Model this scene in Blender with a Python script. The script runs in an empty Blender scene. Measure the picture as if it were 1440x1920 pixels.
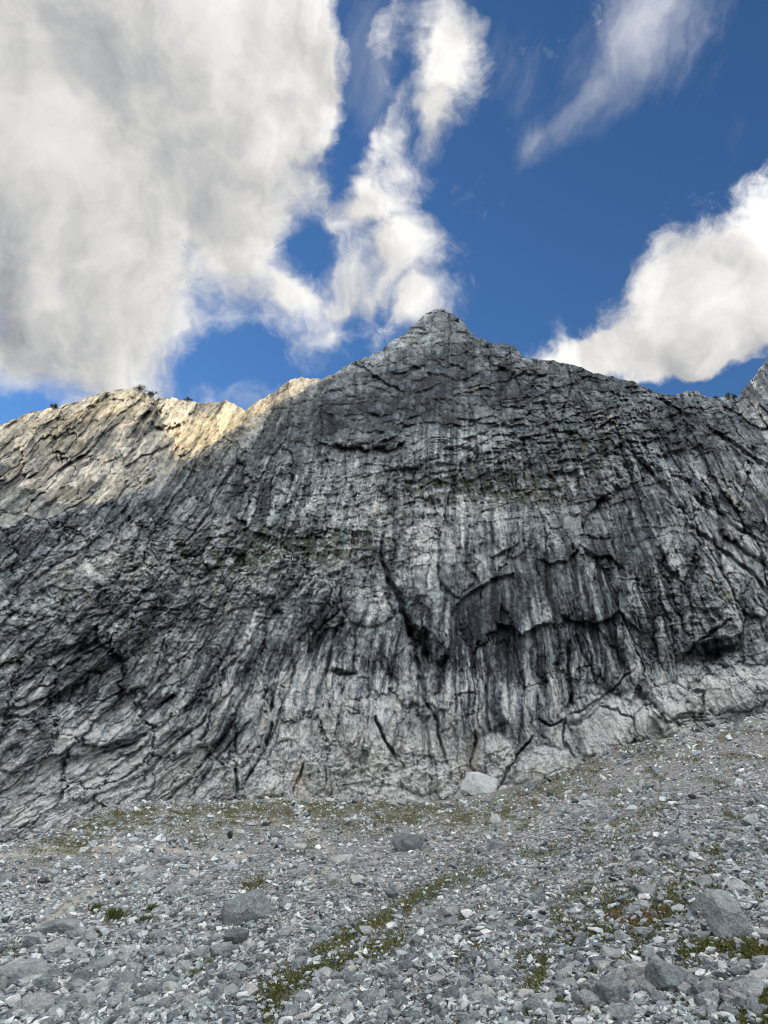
import bpy, bmesh, math
import numpy as np
from mathutils import Vector

R = math.radians
scene = bpy.context.scene
COL = scene.collection

# ------------------------------------------------------------------ camera
F = 1387.0                      # focal length, in units of the 1440 x 1920 photograph
PITCH = R(19.0)
CAM_H = 1.7
cam_data = bpy.data.cameras.new("camera")
cam_data.sensor_fit = 'VERTICAL'
cam_data.sensor_height = 36.0
cam_data.lens = 36.0 * F / 1920.0
cam_data.clip_start = 0.1
cam_data.clip_end = 6000.0
cam = bpy.data.objects.new("camera", cam_data)
COL.objects.link(cam)
cam.location = (0, 0, CAM_H)
cam.rotation_euler = (R(90) + PITCH, 0, 0)
scene.camera = cam

scene.view_settings.view_transform = 'Standard'
scene.view_settings.look = 'None'
scene.view_settings.gamma = 1.0
scene.view_settings.use_curve_mapping = False
scene.view_settings.exposure = 0.62

SUN_AZ = R(-60.0)               # left of the view axis, behind the mountain
SUN_EL = R(24.0)
SUN_DIR = Vector((math.sin(SUN_AZ) * math.cos(SUN_EL), math.cos(SUN_AZ) * math.cos(SUN_EL), math.sin(SUN_EL)))

# ------------------------------------------------------------------ node helpers
def stereo(px, py):
    """pixel of the photograph -> stereographic coordinates about the view axis"""
    x, y = px - 720.0, 960.0 - py
    r = math.hypot(x, y)
    if r < 1e-6:
        return 0.0, 0.0
    a = math.atan2(r, F)
    k = 2 * math.tan(a / 2) / r
    return x * k, y * k


class G:
    """tiny expression builder on a node tree"""
    def __init__(self, tree):
        self.t = tree

    def node(self, kind, **kw):
        n = self.t.nodes.new(kind)
        for k, v in kw.items():
            setattr(n, k, v)
        return n

    def put(self, sock, v):
        if hasattr(v, 'node'):
            self.t.links.new(v, sock)
        else:
            sock.default_value = v

    def m(self, op, a, b=0.0, c=None, clamp=False):
        n = self.node('ShaderNodeMath', operation=op, use_clamp=clamp)
        self.put(n.inputs[0], a)
        self.put(n.inputs[1], b)
        if c is not None:
            self.put(n.inputs[2], c)
        return n.outputs[0]

    def v(self, op, a, b=(0, 0, 0), out=0):
        n = self.node('ShaderNodeVectorMath', operation=op)
        self.put(n.inputs[0], a)
        if op == 'SCALE':
            self.put(n.inputs['Scale'], b)
        else:
            self.put(n.inputs[1], b)
        return n.outputs['Value'] if op in ('DOT_PRODUCT', 'LENGTH', 'DISTANCE') else n.outputs[out]

    def comb(self, x, y, z=0.0):
        n = self.node('ShaderNodeCombineXYZ')
        for i, s in enumerate((x, y, z)):
            self.put(n.inputs[i], s)
        return n.outputs[0]

    def noise(self, vec, scale, detail=6, rough=0.55, dist=0.0, color=False, typ='FBM'):
        n = self.node('ShaderNodeTexNoise', noise_dimensions='3D')
        if typ != 'FBM':
            n.noise_type = typ
        self.put(n.inputs['Vector'], vec)
        self.put(n.inputs['Scale'], scale)
        self.put(n.inputs['Detail'], detail)
        self.put(n.inputs['Roughness'], rough)
        self.put(n.inputs['Distortion'], dist)
        return n.outputs[1 if color else 0]

    def step(self, x, a, b, ya=0.0, yb=1.0, smooth=True):
        n = self.node('ShaderNodeMapRange', interpolation_type='SMOOTHSTEP' if smooth else 'LINEAR')
        self.put(n.inputs[0], x)
        self.put(n.inputs[1], a)
        self.put(n.inputs[2], b)
        self.put(n.inputs[3], ya)
        self.put(n.inputs[4], yb)
        return n.outputs[0]

    def mix(self, f, a, b, blend='MIX'):
        n = self.node('ShaderNodeMix', data_type='RGBA', blend_type=blend)
        self.put(n.inputs[0], f)
        for i, s in ((6, a), (7, b)):
            self.put(n.inputs[i], s if hasattr(s, 'node') else (*s[:3], 1.0))
        return n.outputs[2]


# ------------------------------------------------------------------ world: sky and clouds
world = bpy.data.worlds.new("World")
scene.world = world
world.use_nodes = True
wt = world.node_tree
wt.nodes.clear()
g = G(wt)
tc = g.node('ShaderNodeTexCoord')
D = g.v('NORMALIZE', tc.outputs['Generated'])
fw = (0.0, math.cos(PITCH), math.sin(PITCH))
up = (0.0, -math.sin(PITCH), math.cos(PITCH))
kf = g.m('DIVIDE', 2.0, g.m('MAXIMUM', g.m('ADD', g.v('DOT_PRODUCT', D, fw), 1.0), 0.05))
SX = g.m('MULTIPLY', g.v('DOT_PRODUCT', D, (1, 0, 0)), kf)
SY = g.m('MULTIPLY', g.v('DOT_PRODUCT', D, up), kf)
S = g.comb(SX, SY, 0.0)
# domain warp: wispy edges
w1 = g.noise(S, 3.2, 5, 0.55, color=True)
w2 = g.noise(S, 11.0, 6, 0.6, color=True)
W = g.v('ADD', S, g.v('SCALE', g.v('SUBTRACT', w1, (.5, .5, .5)), 0.16))
W = g.v('ADD', W, g.v('SCALE', g.v('SUBTRACT', w2, (.5, .5, .5)), 0.055))
W = g.v('MULTIPLY', W, (1, 1, 0))


def blobs(vec, rows):
    out = None
    for (cx, cy, rx, ry, rot, wgt) in rows:
        sx, sy = stereo(cx, cy)
        a, b = rx / F, ry / F
        mp = g.node('ShaderNodeMapping', vector_type='TEXTURE')
        g.put(mp.inputs['Vector'], vec)
        mp.inputs['Location'].default_value = (sx, sy, 0)
        mp.inputs['Rotation'].default_value = (0, 0, R(rot))
        mp.inputs['Scale'].default_value = (a, b, 1)
        gr = g.node('ShaderNodeTexGradient', gradient_type='SPHERICAL')
        wt.links.new(mp.outputs[0], gr.inputs[0])
        o = g.m('MULTIPLY', gr.outputs['Fac'], wgt)
        if out is None:
            out = o
        else:                                   # smooth union
            n = g.node('ShaderNodeMath', operation='SMOOTH_MAX')
            g.put(n.inputs[0], out)
            g.put(n.inputs[1], o)
            n.inputs[2].default_value = 0.12
            out = n.outputs[0]
    return out


CLOUDS = [  # cx, cy, rx, ry, rotation (anticlockwise), weight; edge near 0.3
    (150, 200, 900, 620, 0, 1.05), (-250, 480, 620, 560, 0, 1.0), (170, 520, 420, 400, 20, 1.0),
    (430, 420, 260, 330, 20, .95), (420, 130, 420, 400, 0, 1.0), (500, 480, 150, 150, 0, .8),
    (545, 560, 130, 90, -20, .8), (610, 620, 90, 75, 0, .6), (180, 680, 240, 120, -10, .8),
    (60, 640, 300, 170, 0, .8), (310, 745, 90, 40, -10, .5), (590, 90, 190, 330, 0, .8),
    # the torn middle cloud
    (832, 110, 95, 190, 6, .85), (835, 215, 80, 130, 0, .8), (775, 300, 110, 130, -25, .6),
    (670, 400, 250, 150, 20, .72), (740, 480, 190, 230, 10, .72), (775, 570, 120, 110, 0, .72),
    (640, 560, 240, 170, 30, .70), (620, 400, 130, 110, 10, .55), (690, 250, 120, 90, 0, .5), (700, 90, 90, 160, 0, .42),
    # faint high veil
    
    # white bank on the right
    (1360, 590, 370, 190, 27, 1.0), (1160, 655, 220, 80, 12, .9), (1510, 510, 290, 190, 30, 1.0),
    (1290, 545, 190, 120, 35, .9), (1060, 672, 110, 34, 8, .75), (1780, 560, 440, 300, 0, 1.0),
    # outside the photograph
    (-900, -300, 1200, 900, 0, 1.0), (700, -700, 900, 500, 0, .8), (2900, -200, 800, 700, 0, .8),
]
HOLES = [(565, 490, 60, 80, 0, .8), (660, 250, 50, 200, -12, .8), (25, 770, 110, 60, 20, 1.0), (430, 680, 130, 70, 0, .9),
         (680, 20, 60, 120, 0, .7), (1330, 730, 200, 38, 0, 1.0), (1285, 310, 90, 80, 0, 1.0), (1360, 250, 90, 90, 0, .8), (660, 600, 40, 60, 20, .4)]
cov = blobs(W, CLOUDS)
holes = blobs(W, HOLES)
far = g.step(g.v('LENGTH', S), 0.95, 1.4)
broad = g.noise(D, 2.6, 4, 0.5)
cov = g.m('MAXIMUM', cov, g.m('MULTIPLY', far, g.step(broad, 0.32, 0.52, 0.1, 1.0)))
cov = g.m('SUBTRACT', cov, g.m('MULTIPLY', holes, 0.75))
n_big = g.noise(g.v('MULTIPLY', W, (1.0, 0.8, 1.0)), 5.0, 9, 0.62)
n_fine = g.noise(W, 16.0, 8, 0.65)
torn = g.step(cov, 0.75, 0.35, 0.55, 1.5)      # thin cloud is torn, the thick bank is not
dens = g.m('ADD', cov, g.m('MULTIPLY', g.m('SUBTRACT', n_big, 0.5), torn))
dens = g.m('ADD', dens, g.m('MULTIPLY', g.m('SUBTRACT', n_fine, 0.5), g.m('MULTIPLY', torn, 0.5)))
crisp = blobs(S, [(1400, 560, 560, 330, 25, 1.0), (620, 120, 150, 330, 5, .35)])
alpha = g.step(dens, 0.16, g.m('SUBTRACT', g.step(cov, .35, .8, .78, .5), g.m('MULTIPLY', g.step(crisp, 0, .4), .20)))
VEIL = [(1190, 60, 150, 260, -28, 1.0), (1090, 170, 230, 70, 42, .8), (1010, 225, 120, 36, 42, .7), (930, 120, 120, 160, 0, .5), (1200, 210, 70, 60, 0, .5), (720, 130, 90, 200, -5, .7)]
streak = g.noise(g.v('MULTIPLY', g.v('ADD', g.v('MULTIPLY', W, (1, .35, 1)), g.v('SCALE', g.comb(SY, 0.0, 0.0), -.35)), (9, 9, 1)), 1.0, 8, .62)
veil = g.step(g.m('ADD', blobs(W, VEIL), g.m('MULTIPLY', g.m('SUBTRACT', streak, .5), 1.5)), .22, 1.05, 0, .38)
alpha = g.m('MAXIMUM', alpha, veil)
# relief of the cloud: the density a little further towards the sun is compared with the density here
W_s = g.v('ADD', W, (0.03, 0.035, 0.0))
n_b2 = g.noise(g.v('MULTIPLY', W_s, (1.0, 0.8, 1.0)), 5.0, 6, 0.55)
rel = g.m('SUBTRACT', g.noise(g.v('MULTIPLY', W, (1.0, 0.8, 1.0)), 5.0, 6, 0.55), n_b2)
thick = g.step(cov, 0.45, 0.95)
soft = g.noise(W, 2.2, 4, 0.5)
GREY = [(120, 260, 560, 420, 0, 1.0), (180, 600, 330, 230, 10, 1.0), (-200, 450, 500, 600, 0, .9), (430, 60, 200, 160, 0, .35), (1400, 640, 260, 90, 15, .55)]
grey = blobs(W, GREY)
bright = g.m('SUBTRACT', 1.02, g.m('MULTIPLY', g.step(grey, 0.0, 0.75), g.step(soft, 0.25, 0.6, 0.36, 0.27)))
bright = g.m('ADD', bright, g.m('MULTIPLY', rel, g.step(thick, 0, 1, 1.9, 1.0)))
bright = g.m('SUBTRACT', bright, g.m('MULTIPLY', g.step(n_big, 0.62, 0.38), 0.12))
bright = g.m('MINIMUM', g.m('MAXIMUM', bright, 0.22), 1.1)
CLOUD_L = 0.60
ccol = g.mix(g.step(bright, 0.25, 0.95), (0.93, 0.95, 1.0), (1.0, 0.985, 0.95))
# cloud overhead and behind the camera is boosted as added light on the rock
fill_boost = g.step(g.v('DOT_PRODUCT', D, (0.58, -0.40, 0.71)), 0.25, 0.95, 1.0, 3.3)
ccol = g.v('SCALE', ccol, g.m('MULTIPLY', g.m('MULTIPLY', bright, fill_boost), CLOUD_L))
# blue between the clouds
sky = g.node('ShaderNodeTexSky', sky_type='NISHITA', sun_disc=False)
sky.sun_elevation = SUN_EL
sky.sun_rotation = SUN_AZ
sky.altitude = 1800
sky.air_density = 1.0
sky.dust_density = 0.3
sky.ozone_density = 2.5
skyc = g.v('SCALE', g.v('MULTIPLY', sky.outputs[0], (0.47, 0.73, 0.93)), 1.0)
SKY_S = 0.10
final = g.mix(alpha, g.v('SCALE', skyc, 1.0), g.v('SCALE', ccol, 1.0 / SKY_S))
bg = g.node('ShaderNodeBackground')
g.put(bg.inputs[0], final)
bg.inputs[1].default_value = SKY_S
wo = g.node('ShaderNodeOutputWorld')
wt.links.new(bg.outputs[0], wo.inputs[0])
world.cycles.sampling_method = 'MANUAL'
world.cycles.sample_map_resolution = 512

sun_data = bpy.data.lights.new("sun", 'SUN')
sun_data.energy = 5.0
sun_data.angle = R(0.5)
sun_data.color = (1.0, 0.81, 0.58)
sun = bpy.data.objects.new("sun", sun_data)
COL.objects.link(sun)
sun.rotation_euler = SUN_DIR.to_track_quat('Z', 'Y').to_euler()
sun.location = SUN_DIR * 300

scene.render.filter_size = 1.1
scene.cycles.filter_width = 1.1
scene.cycles.max_bounces = 5
scene.cycles.diffuse_bounces = 3
scene.cycles.glossy_bounces = 1


# ------------------------------------------------------------------ numpy noise
rng = np.random.default_rng(7)
_ang = np.linspace(0, 2 * math.pi, 256, endpoint=False)
_gx, _gy = np.cos(_ang).astype(np.float32), np.sin(_ang).astype(np.float32)


def _hash(ix, iy, seed):
    h = (ix.astype(np.uint32) * np.uint32(374761393) + iy.astype(np.uint32) * np.uint32(668265263)
         + np.uint32((seed * 2246822519) & 0xffffffff))
    h ^= h >> np.uint32(13)
    h *= np.uint32(1274126177)
    h ^= h >> np.uint32(16)
    h *= np.uint32(2654435769)
    return h ^ (h >> np.uint32(15))


def perlin(x, y, seed=0):
    x = np.asarray(x, np.float32)
    y = np.asarray(y, np.float32)
    fx, fy = np.floor(x), np.floor(y)
    ix, iy = fx.astype(np.int32), fy.astype(np.int32)
    dx, dy = x - fx, y - fy

    def gr(ox, oy):
        h = (_hash(ix + ox, iy + oy, seed) & np.uint32(255)).astype(np.int32)
        return _gx[h] * (dx - ox) + _gy[h] * (dy - oy)
    u = dx * dx * dx * (dx * (dx * 6 - 15) + 10)
    v = dy * dy * dy * (dy * (dy * 6 - 15) + 10)
    a = gr(0, 0)
    b = gr(1, 0)
    c = gr(0, 1)
    d = gr(1, 1)
    return (a + (b - a) * u + ((c + (d - c) * u) - (a + (b - a) * u)) * v) * 1.5


def fbm(x, y, seed=0, octv=4, gain=0.5, ridged=False):
    s, amp, tot = 0, 1.0, 0.0
    for i in range(octv):
        n = perlin(x, y, seed + i * 17)
        if ridged:
            n = 1 - 2 * np.abs(n)
        s = s + n * amp
        tot += amp
        amp *= gain
        x = x * 2.03 + 11.3
        y = y * 2.03 - 7.1
    return s / tot


def worley(x, y, seed=0, square=False):
    """F1, F2, random value of the nearest cell, offsets from its centre"""
    fx, fy = np.floor(x), np.floor(y)
    ix, iy = fx.astype(np.int32), fy.astype(np.int32)
    f1 = np.full(x.shape, 9.0, np.float32)
    f2 = f1.copy()
    rid = np.zeros(x.shape, np.float32)
    ox = rid.copy()
    oy = rid.copy()
    for a in (-1, 0, 1):
        for b in (-1, 0, 1):
            h = _hash(ix + a, iy + b, seed)
            jx = (h & np.uint32(1023)).astype(np.float32) / 1023
            jy = ((h >> np.uint32(10)) & np.uint32(1023)).astype(np.float32) / 1023
            rr = ((h >> np.uint32(20)) & np.uint32(1023)).astype(np.float32) / 1023
            dx = (fx + a + jx - x).astype(np.float32)
            dy = (fy + b + jy - y).astype(np.float32)
            d = np.sqrt(dx * dx + dy * dy) if not square else np.maximum(np.abs(dx + .25 * dy), np.abs(dy - .18 * dx)) + .12 * np.abs(dx)
            near = d < f1
            f2 = np.where(near, f1, np.minimum(f2, d))
            rid = np.where(near, rr, rid)
            ox = np.where(near, dx, ox)
            oy = np.where(near, dy, oy)
            f1 = np.where(near, d, f1)
    return f1, f2, rid, ox, oy


def sstep(a, b, x):
    t = np.clip((x - a) / (b - a), 0, 1)
    return t * t * (3 - 2 * t)


def gauss(X, Y, cx, cy, rx, ry, rot=0.0):
    """elliptic bump, rot in degrees clockwise in the picture"""
    c, s = math.cos(R(rot)), math.sin(R(rot))
    dx, dy = X - cx, Y - cy
    a = (dx * c + dy * s) / rx
    b = (-dx * s + dy * c) / ry
    return np.exp(-(a * a + b * b))


def seg_dist(X, Y, pts):
    """distance to a polyline, and the parameter 0..1 along it"""
    best = np.full(X.shape, 1e9, np.float32)
    par = np.zeros(X.shape, np.float32)
    side = np.zeros(X.shape, np.float32)
    n = len(pts) - 1
    for i in range(n):
        (x0, y0), (x1, y1) = pts[i], pts[i + 1]
        dx, dy = x1 - x0, y1 - y0
        L = dx * dx + dy * dy
        t = np.clip(((X - x0) * dx + (Y - y0) * dy) / L, 0, 1)
        ex, ey = X - (x0 + dx * t), Y - (y0 + dy * t)
        d = np.sqrt(ex * ex + ey * ey)
        nb = d < best
        best = np.where(nb, d, best)
        par = np.where(nb, (i + t) / n, par)
        side = np.where(nb, (dx * ey - dy * ex), side)
    return best, par, side


# ------------------------------------------------------------------ relief of the rock
X0, Y0, STEP = -240.0, 540.0, 1.5
NX, NY = 1280, 760
PX, PY = np.meshgrid(X0 + np.arange(NX) * STEP, Y0 + np.arange(NY) * STEP)
PX = PX.astype(np.float32)
PY = PY.astype(np.float32)

# direction of the beds and flutes, fanning out from the summit (degrees, y up is negative)
FLOW = [(50, 850, -32), (150, 800, -30), (250, 760, -28), (100, 960, -22), (100, 1150, -35), (200, 1300, -36),
        (60, 1450, -36), (250, 1450, -40), (350, 1400, -50), (450, 1350, -64), (520, 1300, -70), (600, 1350, -78),
        (690, 1350, -88), (760, 1300, -94), (850, 1300, -91), (950, 1300, -93), (1050, 1250, -99), (1100, 1100, -112),
        (1200, 1100, -122), (1300, 1000, -136), (1350, 1150, -128), (1250, 1250, -115), (1400, 900, -142),
        (1250, 800, -140), (1100, 850, -135), (700, 760, -52), (600, 850, -55), (500, 900, -50), (400, 850, -45),
        (400, 1000, -36), (550, 1000, -55), (300, 950, -32), (500, 1100, -48), (600, 1150, -62), (350, 1200, -45),
        (750, 1000, -86), (900, 1000, -92), (850, 850, -92), (820, 650, -80), (950, 740, -105), (1400, 1300, -150),
        (1150, 1350, -120), (-150, 1000, -30), (-150, 1400, -35), (1600, 1000, -142)]


def flow_angle(x, y):
    num = np.zeros_like(x)
    den = np.full_like(x, 1e-6)
    for (cx, cy, a) in FLOW:
        w = 1.0 / (((x - cx) ** 2 + (y - cy) ** 2) / 90.0 ** 2 + 0.3) ** 2
        num += w * R(a)
        den += w
    return num / den


# curvilinear coordinates (along, across) whose level lines follow the flow: least squares in a cosine basis
def potential(vx, vy, nx, ny, hx, hy, fine_x, fine_y, KX=56, KY=36):
    """phi with grad phi ~ (vx, vy)"""
    xs = (np.arange(nx) + .5) / nx
    ys = (np.arange(ny) + .5) / ny
    kx = np.arange(KX) * math.pi
    ky = np.arange(KY) * math.pi
    Lx, Ly = nx * hx, ny * hy
    div = np.gradient(vx, hx, axis=1) + np.gradient(vy, hy, axis=0)
    # boundary flux folded into the divergence
    div[:, 0] += vx[:, 0] / hx
    div[:, -1] -= vx[:, -1] / hx
    div[0, :] += vy[0, :] / hy
    div[-1, :] -= vy[-1, :] / hy
    Cx, Cy = np.cos(np.outer(kx, xs)), np.cos(np.outer(ky, ys))
    A = Cy @ div @ Cx.T * (4.0 / (nx * ny))
    A[0, :] *= .5
    A[:, 0] *= .5
    lam = -((kx[None, :] / Lx) ** 2 + (ky[:, None] / Ly) ** 2)
    lam[0, 0] = 1
    A = A / lam
    A[0, 0] = 0
    return (np.cos(np.outer(fine_y, ky)) @ A @ np.cos(np.outer(kx, fine_x))).astype(np.float32)


cnx, cny = 160, 95
chx, chy = NX * STEP / cnx, NY * STEP / cny
CX, CY = np.meshgrid(X0 + (np.arange(cnx) + .5) * chx, Y0 + (np.arange(cny) + .5) * chy)
TH = flow_angle(CX, CY)
fxs = (np.arange(NX) * STEP) / (NX * STEP)
fys = (np.arange(NY) * STEP) / (NY * STEP)
ALONG = potential(np.cos(TH), np.sin(TH), cnx, cny, chx, chy, fxs, fys)
ACROSS = potential(-np.sin(TH), np.cos(TH), cnx, cny, chx, chy, fxs, fys)


def mask(rows):
    s = np.zeros_like(PX)
    for r in rows:
        s += r[0] * gauss(PX, PY, *r[1:])
    return np.clip(s, 0, 1)


wob = fbm(PX / 60, PY / 60, 5, 4)
wob2 = fbm(PX / 60 + 40, PY / 60, 6, 4)
AC = ACROSS + 7 * wob
AL = ALONG + 16 * wob2
XW = PX + 9 * wob + 4 * fbm(PX / 14, PY / 14, 8, 3)
YW = PY + 9 * wob2 + 4 * fbm(PX / 14, PY / 14, 9, 3)

m_flute = mask([(1, 850, 1290, 300, 130), (1, 560, 1340, 170, 130), (.4, 900, 1000, 130, 50), (.8, 850, 840, 60, 60),
                (.7, 1130, 1180, 90, 120), (.6, 380, 1400, 120, 90)])
m_flute2 = mask([(1, 900, 1270, 160, 110), (.9, 850, 840, 55, 50), (.8, 930, 985, 80, 50), (1, 1140, 1110, 90, 90),
                 (.8, 560, 1300, 90, 110), (.7, 1060, 880, 60, 50, 30)])
m_diag = mask([(1, 1300, 980, 260, 170, 40), (1, 120, 1250, 330, 170, -35), (.9, 250, 1440, 260, 90, -35), (.7, 1180, 1180, 130, 80, 50),
               (.7, 100, 950, 260, 90, -25), (.6, 500, 1000, 200, 150, -45), (.6, 60, 850, 300, 80, -30)])
m_rough = mask([(1, 790, 935, 360, 85), (1, 450, 1080, 260, 90, -10), (.8, 1050, 800, 200, 70), (.9, 1120, 860, 150, 70),
                (.8, 1290, 1130, 150, 90, 40), (.8, 620, 1010, 150, 60), (.6, 200, 1100, 200, 120), (.8, 740, 1445, 280, 50)])
m_smooth = mask([(.5, 1150, 1365, 90, 55, -20), (.5, 1270, 1330, 90, 50, -15), (.5, 1400, 1280, 110, 50, -12), (.8, 1010, 1450, 70, 40, -20), (.5, 750, 740, 160, 90), (.9, 900, 1480, 50, 25), (1, 680, 780, 130, 90, -10), (.7, 820, 700, 160, 90), (1, 1000, 1110, 150, 60), (.9, 1210, 1000, 70, 70),
                 (.3, 1350, 1300, 150, 50, -15), (.3, 1100, 1360, 80, 60), (.9, 1010, 1450, 70, 40), (.8, 130, 1090, 90, 50, -30)])
m_top = mask([(1, 830, 660, 240, 130), (1, 1000, 730, 180, 70), (.8, 720, 790, 200, 80), (.8, 1250, 770, 250, 60, 10), (.5, 900, 830, 200, 50)])
m_grain = np.clip(.15 + m_flute + .75 * m_diag - .8 * m_top - .7 * m_rough, .06, 1)

REL = np.zeros_like(PX)
# broad swells
REL += 34 * fbm(PX / 330, PY / 260, 20, 3) + 13 * fbm(AC / 95, AL / 190, 23, 3)
# ribs and flutes that run down the beds
rib = fbm(AC / 34, AL / 330, 31, 3, ridged=True)
REL -= (1 + 13 * np.clip(m_flute + .5 * m_diag, 0, 1)) * rib * (1 - .7 * m_smooth)
fl = fbm(AC / 13, AL / 260, 37, 2, ridged=True)
REL -= (0.3 + 4.2 * np.maximum(m_flute2, .35 * m_flute)) * fl * (0.6 + 0.6 * fbm(PX / 70, PY / 70, 39, 2))


IDS = []


def plates(u, v, seed, amp, tilt, crack, width):
    f1, f2, rid, ox, oy = worley(u, v, seed, True)
    h = (rid - .5) * 2 * amp
    a = rid * 37.7
    h = h + (np.cos(a) * ox + 1.7 * np.sin(a) * oy) * tilt
    IDS.append(rid)
    h = h + crack * np.exp(-((f2 - f1) / width) ** 2)
    return h


JT = 2.2 * fbm(PX / 13, PY / 13, 40, 3, .6)
JS = 10 * fbm(PX / 13, PY / 13, 42, 3, .6)
pa = plates((AC + 2 * JT) / 62, (AL + 2 * JS) / 190, 41, 9, 16, 17, .035)
pb = plates((AC + JT) / 25, (AL + JS) / 95, 43, 6, 14, 11, .05)
pc = plates((AC + .6 * JT) / 9.5, (AL + .6 * JS) / 44, 47, 3.0, 8, 5.5, .09)
pd = plates(XW / 7.5, YW / 6, 51, 2.0, 4.5, 2.2, .15)
YB = YW + .28 * (PX - 820) * np.where(PX < 820, 1, .35)          # beds dip gently away from the summit
pe = plates(XW / 52, YB / 19, 53, 5, 10, 9, .06)        # blocky beds near the summit
pf = plates(XW / 22, YB / 9, 59, 3.0, 7.0, 4.5, .09)
flat = 1 - .78 * m_smooth
REL += pa * (0.7 + .5 * m_diag) * (1 - .6 * m_smooth)
REL += pb * (0.5 + .6 * m_diag + .25 * m_rough) * flat * (1 - .6 * m_top)
REL += pc * (0.35 + .7 * m_rough + .4 * m_diag) * flat * (1 - .5 * m_flute2) * (1 - .7 * m_top)
REL += pd * (0.18 + .8 * m_rough + .3 * m_top) * (1 - .6 * m_smooth)
# imbricated slabs: parallel lips with shade below them, on both flanks
for per, amp, sd in ((46, 13, 141), (19, 7, 143), (9, 3.2, 145)):
    for sg, side_m in ((1, 1 - sstep(560, 760, PX)), (-1, sstep(960, 1130, PX))):
        k_ = sg * (AC + JT) / per + 1.3 * fbm(AL / (per * 6), AC / (per * 2.2), sd, 3)
        w_ = k_ - np.floor(k_)
        w_ = np.where(w_ < .84, w_ / .84, (1 - w_) / .16)
        cell = perlin(np.floor(k_) * 7.31, AL / (per * 4), sd + 1) * 1.2 + .75       # each lip swells and dies out along its length
        REL -= (w_ - .5) * amp * np.clip(cell, 0, 1.4) * side_m * (1 - .7 * m_smooth) * (1 - .5 * m_rough) * (1 - .5 * m_top)
REL += (pe + pf) * (m_top * .85 + m_rough * .6) * (1 - .4 * m_smooth)
# shelving: short ledges with a shadowed lip
sh = (PY + 26 * wob + 13 * wob2 + 0.32 * (PX - 720)) / 44 + fbm(PX / 120, PY / 50, 61, 3) * 1.4
saw = sh - np.floor(sh)
saw = np.where(saw < .86, saw / .86, (1 - saw) / .14)
REL += (saw - .5) * -11 * np.clip(.25 + m_rough + .5 * m_top - .5 * m_flute, 0, 1)
# fine grain
REL += 1.0 * fbm(PX / 9, PY / 9, 71, 3, .6) * (0.4 + m_rough) + 2.6 * fbm(AC / 7, AL / 60, 73, 3, .6) * m_grain

JX = PX + 5.5 * fbm(PX / 16, PY / 16, 81, 4, .6) + 7 * fbm(PX / 48, PY / 48, 82, 2)
JY = PY + 5.5 * fbm(PX / 16, PY / 16, 83, 4, .6) + 7 * fbm(PX / 48, PY / 48, 84, 2) + 5 * (IDS[1] - .5)
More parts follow.
